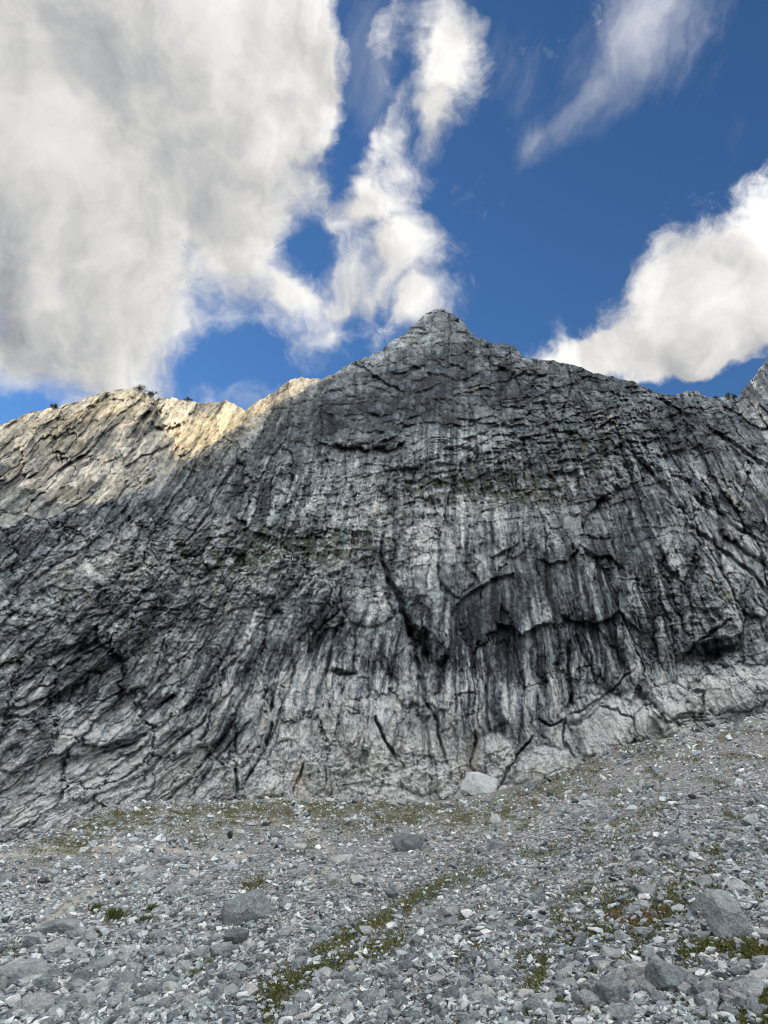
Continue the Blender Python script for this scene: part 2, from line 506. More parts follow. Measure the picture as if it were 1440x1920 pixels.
# long cracks: (width, depth, points)
CRACKS = [
    (5, 26, [(718, 985), (716, 1050), (728, 1085), (748, 1118), (758, 1150), (768, 1185), (779, 1215), (788, 1260), (797, 1310)]),
    (9, 26, [(770, 1180), (785, 1195), (800, 1235)]), (6, 22, [(800, 1190), (805, 1225), (818, 1255), (828, 1235)]),
    (5, 22, [(835, 1225), (825, 1265), (820, 1305)]),
    (2.5, 12, [(822, 990), (826, 1060), (824, 1110)]), (2.6, 20, [(700, 1340), (712, 1362), (726, 1392), (745, 1425)]),
    (3, 14, [(665, 1175), (667, 1230), (663, 1262), (640, 1262), (622, 1254)]),
    (2.5, 14, [(640, 1100), (642, 1145), (605, 1170), (580, 1205), (572, 1245)]),
    (3.5, 18, [(515, 1262), (512, 1310), (507, 1335)]), (3, 18, [(513, 1310), (508, 1338)]), (3, 18, [(506, 1350), (500, 1396)]),
    (2.2, 16, [(568, 1425), (562, 1460), (550, 1485)]), (3, 18, [(440, 1362), (444, 1418)]), (3.2, 18, [(442, 1440), (448, 1485)]),
    (3, 22, [(290, 1330), (306, 1318), (328, 1306)]), (3, 14, [(250, 1480), (320, 1400), (380, 1350), (450, 1280)]),
    (3, 14, [(310, 1505), (380, 1430), (440, 1345), (470, 1290)]), (2.5, 12, [(350, 1500), (400, 1430), (470, 1350)]),
    (2.5, 12, [(445, 1500), (505, 1385), (540, 1300), (550, 1250)]), (3, 14, [(165, 1425), (220, 1405), (262, 1385)]),
    (3.5, 18, [(1065, 1205), (1066, 1260), (1072, 1300), (1064, 1338)]), (3, 14, [(1083, 1190), (1105, 1240), (1120, 1290)]),
    (2.2, 14, [(892, 1372), (886, 1440)]), (2.4, 18, [(938, 1480), (950, 1450), (968, 1420), (998, 1382)]), (2.6, 16, [(797, 1310), (815, 1340), (824, 1385), (840, 1430)]),
    (2.2, 12, [(1010, 1350), (1035, 1358), (1060, 1350)]), (2.2, 12, [(1060, 1350), (1055, 1390), (1080, 1425)]),
    (3, 16, [(1275, 1235), (1310, 1205), (1370, 1165)]), (9, 22, [(1325, 1232), (1370, 1215)]),
    (2, 11, [(1190, 1255), (1150, 1295), (1100, 1325), (1065, 1345)]), (2.5, 10, [(1120, 1320), (1185, 1345), (1190, 1400)]),
    (2.5, 12, [(1215, 1310), (1250, 1350), (1320, 1340)]), (2.5, 10, [(1260, 1345), (1320, 1330), (1318, 1300), (1290, 1290)]),
    (4, 16, [(1200, 860), (1235, 900), (1280, 960), (1285, 1010)]), (4, 18, [(1262, 893), (1292, 902), (1297, 925), (1370, 980), (1445, 1025)]),
    (4, 16, [(1280, 980), (1340, 1020), (1400, 1070), (1445, 1120)]), (3, 12, [(1350, 1000), (1420, 1050), (1480, 1110)]),
    (3, 14, [(1060, 660), (1075, 720), (1045, 800)]), (3, 12, [(1020, 760), (1040, 810), (1060, 850)]),
    (3, 10, [(1090, 770), (1060, 830), (1020, 860)]), (4, 14, [(1300, 790), (1260, 760), (1230, 745)]),
    (4, 16, [(1320, 800), (1400, 850), (1480, 900)]), (3, 12, [(595, 935), (618, 875), (612, 850)]),
    (5, 18, [(250, 822), (264, 788), (286, 770)]), (4, 18, [(284, 806), (292, 785), (302, 772)]), (2, 8, [(300, 772), (318, 785)]),
    (4, 14, [(120, 1195), (170, 1138), (210, 1098), (262, 1060)]), (4, 14, [(0, 1345), (60, 1345), (120, 1310)]),
    (4, 14, [(100, 1255), (140, 1225), (190, 1195)]), (3, 12, [(320, 1065), (250, 1130), (190, 1195)]),
    (3, 10, [(240, 950), (180, 1010), (60, 1090)]), (2.5, 10, [(590, 1050), (545, 1110), (500, 1150)]),
    (2.5, 10, [(870, 1060), (905, 1105), (900, 1130)]), (3, 12, [(1265, 1020), (1240, 1060), (1275, 1090)]),
]
for w, dep, pts in CRACKS:
    d, t, s = seg_dist(JX, JY, pts)
    fade = sstep(-.02, .12, t) * (1 - sstep(.9, 1.02, t)) * .7 + .3
    REL += 2.3 * dep * fade * np.exp(-(d / (w * 1.02)) ** 4) * (0.75 + .5 * fbm(PX / 30, PY / 30, 85, 2))
# roofs: rock below the line is set back, and comes forward again lower down: (depth, length, points left to right)
ROOFS = [
    (24, 26, [(930, 1160), (958, 1172), (982, 1188), (1012, 1178), (1042, 1166)]),
    (22, 22, [(1052, 1152), (1075, 1163), (1110, 1165), (1135, 1158), (1160, 1145)]),
    (18, 20, [(1160, 1145), (1182, 1168), (1203, 1190)]),
    (16, 30, [(845, 1150), (862, 1128), (885, 1112), (910, 1094), (935, 1076), (966, 1074)]),
    (15, 25, [(925, 1046), (948, 1034), (972, 1020)]), (13, 22, [(1012, 1050), (1040, 1052), (1066, 1050), (1090, 1026)]),
    (18, 26, [(1090, 1026), (1110, 1038), (1138, 1042), (1170, 1060)]),
    (28, 30, [(1086, 990), (1098, 965), (1115, 950), (1143, 925)]),
    (20, 16, [(628, 832), (660, 840), (700, 844), (730, 841), (762, 826)]), (12, 14, [(700, 838), (740, 815), (772, 790)]),
    (13, 14, [(740, 702), (770, 692), (790, 690)]), (10, 12, [(845, 742), (880, 735), (935, 728)]),
    (12, 14, [(1010, 888), (1045, 884), (1092, 880)]), (12, 14, [(380, 1008), (430, 1004), (465, 990), (500, 1002), (540, 990)]),
    (12, 22, [(180, 1180), (225, 1120), (262, 1066)]), (11, 16, [(60, 1118), (100, 1096), (130, 1074)]),
    (20, 22, [(1270, 1228), (1300, 1215), (1340, 1195), (1392, 1190)]), (14, 18, [(575, 1236), (610, 1180), (655, 1168)]),
    (16, 18, [(610, 1254), (640, 1252), (668, 1258)]), (14, 26, [(0, 1330), (60, 1322), (130, 1290), (190, 1260)]),
    (12, 20, [(120, 1430), (200, 1395), (280, 1370)]), (10, 14, [(640, 660), (700, 700), (760, 740)]),
    (9, 12, [(850, 785), (890, 790), (935, 800)]), (8, 10, [(760, 905), (800, 895), (850, 905)]),
    (10, 14, [(950, 925), (1000, 912), (1050, 915)]), (10, 12, [(560, 1010), (620, 990), (690, 1000)]),
    (9, 12, [(900, 880), (960, 858), (1010, 870)]), (9, 14, [(1080, 1010), (1100, 1000), (1150, 1010)]),
    (14, 20, [(230, 880), (262, 858), (322, 832)]),
]
for A, L, pts in ROOFS:
    xs = [p[0] for p in pts]
    ys = [p[1] for p in pts]
    yl = np.interp(JX, xs, ys)
    dy = JY - yl
    end = sstep(xs[0] - 6, xs[0] + 12, JX) * (1 - sstep(xs[-1] - 12, xs[-1] + 6, JX))
    A = A * 1.35
    REL += end * A * sstep(-1.5, 2.0, dy) * np.exp(-np.clip(dy, 0, None) / L)
    REL -= end * A * .35 * np.exp(-np.clip(-dy, 0, None) / L) * (dy < 0)
# bulging blocks: (amount, cx, cy, rx, ry, rotation)
BULGES = [
    (-30, 800, 1222, 24, 40, -8), (-16, 790, 1165, 20, 40, -12), (-18, 622, 1210, 40, 42, 0), (-12, 306, 1320, 22, 12, -35), (-22, 1335, 1225, 48, 18, -12),
    (-12, 888, 1420, 11, 44, 2),
    (15, 1155, 1365, 82, 56, -25), (12, 1225, 1365, 42, 36, 0), (13, 1265, 1320, 52, 34, 15), (16, 1390, 1290, 100, 40, -12),
    (10, 1300, 1370, 60, 18, -12), (12, 1090, 1330, 45, 20, -30), (13, 1015, 1440, 52, 40, -25), (11, 1050, 1465, 38, 22, -20),
    (12, 925, 1425, 42, 55, 5), (9, 1130, 912, 34, 30, -20), (9, 1060, 915, 32, 22, 0), (11, 785, 1050, 45, 75, 10),
    (10, 690, 1140, 45, 40, 0), (11, 860, 1050, 36, 68, 5), (10, 960, 1000, 40, 45, 0), (9, 730, 1010, 18, 40, 0),
    (10, 150, 1080, 80, 38, -22), (9, 60, 1160, 60, 22, -18), (10, 655, 1370, 22, 42, 5), (10, 670, 1310, 22, 35, 12),
    (8, 745, 1200, 30, 80, -8), (9, 800, 1460, 45, 30, 0), (8, 480, 1465, 36, 40, 0), (8, 610, 1440, 45, 60, 5), (8, 843, 1345, 12, 38, 3),
    (8, 650, 825, 60, 10, 3), (8, 775, 850, 26, 30, 0), (9, 1370, 940, 80, 22, 35), (9, 1400, 1010, 70, 20, 38), (8, 1320, 1050, 60, 16, 50),
    (9, 960, 680, 60, 16, 20), (14, 270, 860, 60, 40, -40), (8, 400, 1460, 60, 40, -50),
]
BPALE = np.zeros_like(PX)
for a, cx, cy, rx, ry, rot in BULGES:
    c, s = math.cos(R(rot)), math.sin(R(rot))
    dx, dy = JX - cx, JY - cy
    q = ((dx * c + dy * s) / rx) ** 2 + ((-dx * s + dy * c) / ry) ** 2
    q = q * (1 + (.45 if a > 0 else .95) * fbm(PX / (25 if a > 0 else 14), PY / 25, int(cx), 3))
    a *= 1.4
    if a > 0:
        BPALE = np.maximum(BPALE, np.clip((1 - q) * 4, 0, 1) * (.4 + .6 * ((cx * 7) % 10) / 10))
    REL -= a * np.sqrt(np.clip(1 - q, 0, 1))
    REL += abs(a) * .4 * np.exp(-((q - 1.06) / .14) ** 2)

REL = REL.astype(np.float32)

# ------------------------------------------------------------------ colour of the rock (pigment, with some sun and shade painted in)
TONE = np.full_like(PX, .40)
TONE += .20 * fbm(PX / 120, PY / 90, 91, 4) + .08 * fbm(AC / 30, AL / 140, 93, 4) * (1 - m_top)
for a, *e in [(.34, 1155, 1362, 105, 58, -22), (.36, 1350, 1300, 150, 46, -14), (.34, 1015, 1450, 80, 42, -20), (.16, 830, 1455, 190, 60), (.12, 680, 1470, 200, 30),
              (.26, 110, 1500, 210, 46, -32), (.2, 320, 1450, 130, 50, -45), (.14, 640, 1440, 260, 60), (.1, 250, 1400, 120, 40, -38), (.10, 560, 1380, 110, 90), (.08, 700, 1320, 80, 110),
              (.12, 480, 1060, 200, 60), (.08, 900, 940, 330, 60), (.14, 780, 1050, 70, 80), (.10, 130, 1080, 120, 60, -20),
              (.12, 1360, 1130, 120, 70, 40), (.10, 1350, 960, 120, 60, 40), (.06, 850, 850, 90, 50), (.08, 600, 900, 100, 50), (.12, 690, 1140, 50, 50),
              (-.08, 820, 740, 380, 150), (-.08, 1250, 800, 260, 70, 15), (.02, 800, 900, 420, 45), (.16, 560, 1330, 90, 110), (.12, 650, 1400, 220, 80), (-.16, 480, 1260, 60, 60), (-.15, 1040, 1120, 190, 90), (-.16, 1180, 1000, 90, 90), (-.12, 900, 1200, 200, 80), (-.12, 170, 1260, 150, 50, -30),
              (-.06, 740, 760, 150, 80, -15), (-.06, 850, 660, 200, 90), (-.10, 1050, 730, 200, 60), (-.10, 600, 1200, 70, 60), (-.2, 1320, 1235, 60, 22, -10),  # some dark patches paint the shade of alcove, caves and left overhang
              (-.08, 330, 1310, 80, 50), (-.10, 470, 1010, 90, 25), (-.10, 1300, 800, 140, 50, 25), (.12, 685, 822, 22, 22), (-.08, 60, 900, 120, 40, -20)]:
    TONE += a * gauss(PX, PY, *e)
# dark water streaks down the flutes and off the roofs
st = fbm(AC / 10, AL / 240, 101, 3, .6)
st2 = fbm(AC / 5, AL / 130, 103, 2, .6)
wet = np.clip(m_flute + .6 * mask([(1, 1050, 1120, 220, 120), (.6, 300, 1350, 250, 130), (.5, 700, 800, 200, 120)]), 0, 1)
TONE += wet * (.20 * (sstep(-.14, .14, st) - .5) + .14 * (sstep(-.12, .12, st2) - .5))
TONE -= .20 * wet * sstep(.14, .30, fbm(AC / 22, AL / 300, 107, 3))
TONE += .20 * m_flute2 * sstep(.1, .5, fbm(AC / 7, AL / 110, 109, 2)) * sstep(-.1, .3, fbm(PX / 60, PY / 60, 111, 2))
# mottling by plate, lichen and fresh scars
TONE += (.16 * (IDS[1] - .5) + .26 * (IDS[2] - .5) * (1 - .4 * m_smooth)) * (1 - .85 * m_top) + .16 * (IDS[3] - .5) + (.14 * (IDS[5] - .5) + .12 * (IDS[4] - .5)) * np.maximum(m_top, .6 * m_rough)
TONE += .10 * fbm(PX / 10, PY / 9, 119, 4, .7) + .14 * fbm(AC / 4.5, AL / 40, 120, 3, .65) * m_grain
TONE += .16 * gauss(PX, PY, 400, 785, 110, 40, -25) + .14 * gauss(PX, PY, 560, 722, 60, 16, -25) + .08 * gauss(PX, PY, 180, 760, 170, 22, -8) - .07 * gauss(PX, PY, 150, 840, 260, 60, -15) - .14 * gauss(PX, PY, 600, 820, 170, 80, -20) - .10 * gauss(PX, PY, 420, 920, 200, 50, -20)  # sunlight painted pale on the left crests, shade painted dark on the flanks
TONE += .32 * np.clip(m_flute + .3 * m_diag, 0, 1) * (rib - .40)  # paler on the rib crests, darker in the troughs
TONE += .11 * sstep(1230, 1450, PY) + .26 * (m_diag + .1) * fbm(AC / 7, AL / 90, 131, 4, .6)
TONE += .10 * BPALE
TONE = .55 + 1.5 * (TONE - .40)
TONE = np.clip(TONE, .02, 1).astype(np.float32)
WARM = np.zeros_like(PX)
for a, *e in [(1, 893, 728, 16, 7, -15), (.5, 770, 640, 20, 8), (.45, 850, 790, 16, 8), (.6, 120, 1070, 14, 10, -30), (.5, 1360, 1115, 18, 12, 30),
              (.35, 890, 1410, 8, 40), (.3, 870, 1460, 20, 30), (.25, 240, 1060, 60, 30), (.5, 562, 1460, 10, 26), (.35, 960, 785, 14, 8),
              (1.0, 405, 800, 75, 32, -20), (.7, 500, 755, 140, 40, -35), (.5, 220, 765, 200, 40, -10), (.35, 150, 780, 180, 50, -20), (.5, 350, 820, 50, 60), (.3, 1120, 1448, 60, 15)]:  # warm sunlight painted on the left crest and ridge; last entry is buff rock
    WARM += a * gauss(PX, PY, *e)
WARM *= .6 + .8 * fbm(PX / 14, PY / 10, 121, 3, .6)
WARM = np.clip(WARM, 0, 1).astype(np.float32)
gy_, gx_ = np.gradient(REL, STEP)
ledge = .45 + .55 * sstep(-.1, -.8, gy_)
MOSS = ledge * mask([(1, 470, 1040, 170, 40), (1, 890, 910, 200, 30), (.8, 960, 930, 100, 25), (.7, 620, 1015, 120, 40), (.6, 420, 1120, 80, 40),
                     (.6, 1100, 840, 80, 40), (.8, 20, 1240, 40, 12), (.6, 130, 1110, 100, 50), (.6, 730, 965, 60, 20), (.5, 1400, 940, 60, 40),
                     (.8, 610, 1345, 12, 12), (.5, 250, 1230, 120, 70), (.12, 750, 1000, 600, 90), (.9, 715, 1105, 25, 12)])
MOSS *= 1.3 * sstep(-.25, .15, fbm(PX / 22, PY / 12, 123, 4))
for e in [(495, 1040, 26, 5), (975, 922, 34, 5), (880, 905, 20, 4), (15, 1243, 26, 6), (380, 1036, 24, 4), (752, 968, 14, 4), (620, 1038, 20, 4), (50, 922, 30, 5)]:
    MOSS = MOSS + 1.1 * gauss(PX, PY, *e) * sstep(-.3, .15, fbm(PX / 9, PY / 6, 127, 3))
MOSS = np.clip(MOSS, 0, 1).astype(np.float32)


def sample(img, u, v):
    x = np.clip((u - X0) / STEP, 0, None)
    x = np.where(x > NX - 2, 2 * (NX - 2) - x, x)
    x = np.clip(x, 0, NX - 2.001)
    y = np.clip((v - Y0) / STEP, 0, NY - 2.001)
    ix, iy = x.astype(int), y.astype(int)
    a, b = x - ix, y - iy
    return (img[iy, ix] * (1 - a) * (1 - b) + img[iy, ix + 1] * a * (1 - b)
            + img[iy + 1, ix] * (1 - a) * b + img[iy + 1, ix + 1] * a * b)


# ------------------------------------------------------------------ mesh helpers
def mesh_np(name, verts, faces, mat, attrs=None, smooth=False):
    """faces: int array (n,3) or (n,4)"""
    me = bpy.data.meshes.new(name)
    n, k = faces.shape
    me.vertices.add(len(verts))
    me.vertices.foreach_set('co', np.ascontiguousarray(verts, np.float32).ravel())
    me.loops.add(n * k)
    me.loops.foreach_set('vertex_index', np.ascontiguousarray(faces, np.int32).ravel())
    me.polygons.add(n)
    me.polygons.foreach_set('loop_start', np.arange(n, dtype=np.int32) * k)
    me.polygons.foreach_set('use_smooth', np.full(n, smooth))
    me.update(calc_edges=True)
    for kx, a in (attrs or {}).items():
        at = me.attributes.new(kx, 'FLOAT', 'POINT')
        at.data.foreach_set('value', np.ascontiguousarray(a, np.float32).ravel())
    if mat:
        me.materials.append(mat)
    return me


def link(name, me, kind=None, label=None, cat=None, group=None, parent=None):
    o = bpy.data.objects.new(name, me)
    COL.objects.link(o)
    if kind:
        o['kind'] = kind
    if label:
        o['label'] = label
    if cat:
        o['category'] = cat
    if group:
        o['group'] = group
    if parent:
        o.parent = parent
    return o


def grid_faces(nu, nv):
    """vertices laid out [row, column]"""
    i = np.arange((nv - 1) * nu).reshape(nv - 1, nu)[:, :-1].ravel()
    return np.stack([i, i + nu, i + nu + 1, i + 1], 1)


def rays(u, v):
    """direction of the line of sight through a point of the photograph, scaled so that y = 1"""
    vx = u - 720.0
    vy = 960.0 - v
    y = F * math.cos(PITCH) - vy * math.sin(PITCH)
    z = F * math.sin(PITCH) + vy * math.cos(PITCH)
    return vx / y, z / y


def project(x, y, z):
    """world -> photograph"""
    z = z - CAM_H
    d = y * math.cos(PITCH) + z * math.sin(PITCH)
    h = -y * math.sin(PITCH) + z * math.cos(PITCH)
    return 720 + F * x / d, 960 - F * h / d, d


# ------------------------------------------------------------------ materials
def new_mat(name):
    m = bpy.data.materials.new(name)
    m.use_nodes = True
    m.node_tree.nodes.clear()
    return m, G(m.node_tree)


def finish(m, q, color, rough=0.9, bump=None, strength=0.5, dist=0.1, spec=0.25):
    b = q.node('ShaderNodeBsdfPrincipled')
    q.put(b.inputs['Base Color'], color)
    q.put(b.inputs['Roughness'], rough)
    b.inputs['Specular IOR Level'].default_value = spec
    if bump is not None:
        bn = q.node('ShaderNodeBump')
        bn.inputs['Strength'].default_value = strength
        bn.inputs['Distance'].default_value = dist
        q.put(bn.inputs['Height'], bump)
        m.node_tree.links.new(bn.outputs[0], b.inputs['Normal'])
    o = q.node('ShaderNodeOutputMaterial')
    m.node_tree.links.new(b.outputs[0], o.inputs[0])
    return m


def attr(q, name):
    a = q.node('ShaderNodeAttribute', attribute_name=name)
    return a.outputs['Fac']


def ramp(q, f, stops):
    r = q.node('ShaderNodeValToRGB')
    e = r.color_ramp.elements
    while len(e) < len(stops):
        e.new(0.5)
    for i, (p, c) in enumerate(stops):
        e[i].position = p
        e[i].color = (*c, 1)
    q.put(r.inputs[0], f)
    return r.outputs[0]


LIME = [(0.0, (.026, .032, .040)), (.25, (.098, .120, .142)), (.5, (.270, .312, .348)), (.75, (.545, .605, .645)), (1.0, (.83, .86, .87))]
_old = [(0.0, (.030, .034, .040)), (.25, (.115, .122, .130)), (.5, (.29, .30, .305)), (.75, (.58, .59, .585)), (1.0, (.80, .805, .79))]


def rock_material(name, scale=1.0, warm_base=0.0):
    m, q = new_mat(name)
    geo = q.node('ShaderNodeNewGeometry')
    P = geo.outputs['Position']
    tone = attr(q, 'tone')
    n1 = q.noise(P, 1.5 * scale, 8, 0.75)
    n2 = q.noise(P, 5.0 * scale, 4, 0.75)
    wv = q.v('SCALE', q.v('SUBTRACT', q.noise(P, .6 * scale, 3, .6, color=True), (.5, .5, .5)), 12.0)
    fc = q.v('ADD', q.comb(attr(q, 'across'), attr(q, 'along'), 0), wv)
    n3 = q.noise(q.v('MULTIPLY', fc, (1 / 6.0, 1 / 45.0, .02)), 1.0, 6, .72)      # grain that runs along the beds
    n4 = q.noise(q.v('MULTIPLY', fc, (1 / 16.0, 1 / 90.0, .02)), 1.0, 5, .65)
    fis = q.step(q.m('ABSOLUTE', q.m('SUBTRACT', n4, .5)), 0.0, q.m('MULTIPLY', attr(q, 'grain'), .024))   # hairline joints
    n5 = q.noise(P, .45 * scale, 6, .7)
    fis2 = q.step(q.m('ABSOLUTE', q.m('SUBTRACT', n5, .47)), .003, .014)
    fis = q.m('MULTIPLY', fis, fis2)
    t = q.m('ADD', tone, q.m('MULTIPLY', q.m('SUBTRACT', n1, .5), .7))
    t = q.m('ADD', t, q.m('MULTIPLY', q.m('SUBTRACT', n2, .5), .3))
    t = q.m('ADD', t, q.m('MULTIPLY', q.m('SUBTRACT', n3, .5), q.m('MULTIPLY', attr(q, 'grain'), .5)))
    t = q.m('SUBTRACT', t, q.m('MULTIPLY', q.m('SUBTRACT', 1.0, fis), .28))
    c = ramp(q, t, LIME)
    hue = q.noise(P, 0.12 * scale, 4, 0.6)
    c = q.mix(q.step(hue, .45, .7, 0, .18), c, q.v('MULTIPLY', c, (1.08, 1.0, .90)))
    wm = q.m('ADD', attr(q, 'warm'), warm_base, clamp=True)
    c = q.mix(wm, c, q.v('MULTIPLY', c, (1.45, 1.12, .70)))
    mo = q.m('MULTIPLY', attr(q, 'moss'), q.step(n2, .34, .5))
    c = q.mix(mo, c, q.mix(n1, (.030, .042, .012), (.085, .085, .030)))
    bump = q.m('ADD', n1, q.m('MULTIPLY', n2, .35))
    bump = q.m('ADD', bump, q.m('MULTIPLY', n3, q.m('MULTIPLY', attr(q, 'grain'), .9)))
    bump = q.m('ADD', bump, q.m('MULTIPLY', fis, .35))
    return finish(m, q, c, .92, bump, 1.0, .8 / scale)


M_ROCK = rock_material('limestone')
M_RIDGE = rock_material('sun_tinted_limestone', 1.0, .25)  # limestone again, with the sun's warmth tinted into its colour


# ------------------------------------------------------------------ the foot of the wall and the ground
FOOT = [(-150, 1632, 86), (0, 1586, 86), (100, 1556, 89), (200, 1515, 93), (300, 1502, 96), (450, 1500, 99), (560, 1494, 100), (640, 1499, 101),
        (760, 1502, 101), (860, 1506, 100), (940, 1496, 98), (1000, 1472, 97), (1080, 1436, 95), (1150, 1402, 93), (1250, 1386, 92),
        (1330, 1366, 91), (1440, 1336, 90), (1590, 1290, 90)]
fu = np.array([p[0] for p in FOOT], float)
fv = np.array([p[1] for p in FOOT], float)
fy = np.array([p[2] for p in FOOT], float)
rx, rz = rays(fu, fv)
ctrl = [(x * y, y, z * y + CAM_H) for x, z, y in zip(rx, rz, fy)]
# the hollow between the camera and the wall
ctrl += [(0, 0, 0), (5, 5, .75), (-5, 5, -.75), (8, 14, 1.0), (-9, 14, -1.25), (-30, 20, -4.2), (30, 20, 4.4), (0, 35, -.9),
         (0, 60, -2.1), (-22, 50, -4.2), (26, 55, 3.2), (-60, 0, -8), (60, 0, 9), (0, -60, -.5), (-60, 60, -8.5), (70, 60, 12), (-60, -60, -9), (60, -60, 9),
         (-110, 30, -12), (110, 30, 20)]
ctrl = np.array(ctrl)


def _tps(r2):
    return np.where(r2 > 1e-9, r2 * np.log(r2 + 1e-12), 0)


_n = len(ctrl)
K = _tps((ctrl[:, None, 0] - ctrl[None, :, 0]) ** 2 + (ctrl[:, None, 1] - ctrl[None, :, 1]) ** 2) + np.eye(_n) * 6.0
Pm = np.c_[np.ones(_n), ctrl[:, :2]]
_A = np.block([[K, Pm], [Pm.T, np.zeros((3, 3))]])
_w = np.linalg.solve(_A, np.r_[ctrl[:, 2], 0, 0, 0])


def ground(x, y):
    x = np.asarray(x, float)
    y = np.asarray(y, float)
    xc, yc = np.clip(x, -130, 130), np.clip(y, -80, 115)
    h = _w[_n] + _w[_n + 1] * xc + _w[_n + 2] * yc
    for i in range(_n):
        h = h + _w[i] * _tps((xc - ctrl[i, 0]) ** 2 + (yc - ctrl[i, 1]) ** 2)
    near = np.clip((x * x + y * y) / 100.0, 0, 1)
    h = h + .28 * fbm(x / 9, y / 9, 201, 4) * (.35 + .65 * near) + .05 * fbm(x / 1.3, y / 1.3, 205, 3)
    return h


def to_ground(u, v):
    """where the line of sight meets the ground"""
    u = np.atleast_1d(np.asarray(u, float))
    v = np.atleast_1d(np.asarray(v, float))
    ax, az = rays(u, v)
    lo = np.full(u.shape, 1.5)
    done = np.zeros(u.shape, bool)
    hit = np.full(u.shape, 140.0)
    y = lo.copy()
    prev = y.copy()
    for k in range(110):
        below = (az * y + CAM_H) < ground(ax * y, y)
        new = below & ~done
        a, b = prev.copy(), y.copy()
        if new.any():
            aa, bb = a[new], b[new]
            sx, sz = ax[new], az[new]
            for _ in range(9):
                mid = (aa + bb) / 2
                bl = (sz * mid + CAM_H) < ground(sx * mid, mid)
                bb = np.where(bl, mid, bb)
                aa = np.where(bl, aa, mid)
            hit[new] = (aa + bb) / 2
            done |= new
        prev = y.copy()
        y = y * 1.043
        if done.all():
            break
    return ax * hit, hit, ground(ax * hit, hit), done


# ------------------------------------------------------------------ rock sheets
TOP_A = [(-240, 1030), (-150, 1015), (0, 985), (120, 962), (230, 930), (300, 905), (330, 880), (390, 838), (455, 792), (520, 757), (600, 717), (640, 690), (680, 672),
         (720, 655), (733, 640), (760, 625), (785, 600), (800, 586), (820, 578), (845, 585), (862, 597), (880, 622), (895, 633), (915, 640),
         (940, 645), (965, 648), (978, 665), (1000, 675), (1030, 675), (1065, 680), (1110, 697), (1155, 708), (1200, 720), (1225, 735),
         (1260, 742), (1290, 733), (1315, 735), (1325, 745), (1360, 743), (1400, 750), (1440, 755), (1590, 790), (1680, 800)]
TOP_B = [(-240, 900), (-150, 858), (0, 797), (60, 772), (110, 762), (150, 750), (200, 735), (230, 729), (262, 731), (288, 744), (297, 770), (308, 800), (322, 834), (334, 900)]
TOP_C = [(270, 760), (300, 744), (330, 749), (352, 748), (380, 757), (415, 752), (428, 752), (445, 762), (460, 768), (490, 750), (540, 716),
         (565, 706), (580, 710), (600, 711), (640, 697), (690, 690)]


def interp(pts, u):
    return np.interp(u, [p[0] for p in pts], [p[1] for p in pts])


def columns(a, b, step=1.75, ext=()):
    return np.arange(a, b + .1, step)


def depth_main(u, v):
    """y distance of the main face along the line of sight"""
    fvv = np.interp(u, fu, fv)
    fyy = np.interp(u, fu, fy)
    _, z0 = rays(u, fvv)
    _, t = rays(u, v)
    zf = z0 * fyy
    hgt = np.clip((fvv - v) / 800, 0, 1.2)
    k = 2.9 - 1.35 * sstep(0, 1, hgt / 1.1)
    k = k - .25 * gauss(u, v, 870, 930, 420, 60) + .5 * gauss(u, v, 1050, 1130, 200, 90)
    k = k - .40 * sstep(950, 1350, u) * np.clip(hgt, 0, 1)
    return (zf - k * fyy) / (t - k)


def rock_sheet(name, us, top, bot, rows, depth, mat, rel=1.0, jag=3.0, seed=0, back=16, label=None, shift=0.0):
    u = us
    vt = interp(top, u) + jag * fbm(u / 26, u * 0 + seed, 300 + seed, 4, .62) - jag * .8 * (worley(u[None, :] / 11, u[None, :] * 0 + seed, seed)[2][0] - .5)
    vb = bot(u)
    t = np.linspace(0, 1, rows)[:, None]
    V = vt[None, :] * (1 - t) + vb[None, :] * t
    U = np.repeat(u[None, :], rows, 0)
    rx_, rz_ = rays(U, V)
    y = depth(U, V)
    r_ = sample(REL, U, V)
    y = y * (1 + rel * r_ / F)
    P = np.stack([rx_ * y, y, rz_ * y + CAM_H], -1)
    tone = sample(TONE, U, V) + shift
    warm = sample(WARM, U, V)
    moss = sample(MOSS, U, V)
    # the far side, falling away behind the crest
    nb = 5
    backs = []
    for i in range(nb, 0, -1):
        q = P[0].copy()
        d = back * (i / nb) ** 1.5
        q[:, 1] += d
        q[:, 2] -= d * .9 - 1.5 * perlin(q[:, 0] / 6, q[:, 1] / 6, 311)
        backs.append(q)
    P = np.concatenate([np.stack(backs), P], 0)
    pad = lambda a: np.concatenate([np.repeat(a[:1], nb, 0), a], 0)
    me = mesh_np(name, P.reshape(-1, 3), grid_faces(len(u), rows + nb), mat,
                 {'tone': pad(tone), 'warm': pad(warm), 'moss': pad(moss), 'grain': pad(sample(m_grain, U, V)), 'across': pad(sample(ACROSS, U, V)), 'along': pad(sample(ALONG, U, V))})
    return link(name, me, 'structure', label)


rock_sheet('mountain', columns(-235, 1675, 1.85), TOP_A, lambda u: np.interp(u, fu, fv) + 34, 470, depth_main, M_ROCK, 1.0, 4.5, 1, 24,
           'grey limestone face with a pointed summit and dark flutes')


def depth_b(u, v):
    return 126 - .15 * (u - 320) + .33 * (930 - v) + 6 * np.exp(-((u - 322) / 26) ** 2)


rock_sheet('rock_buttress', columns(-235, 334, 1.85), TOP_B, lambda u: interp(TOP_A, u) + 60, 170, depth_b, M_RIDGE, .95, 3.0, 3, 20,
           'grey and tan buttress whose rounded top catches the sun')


def depth_c(u, v):
    return 200 - .30 * (u - 460) + .42 * (790 - v)


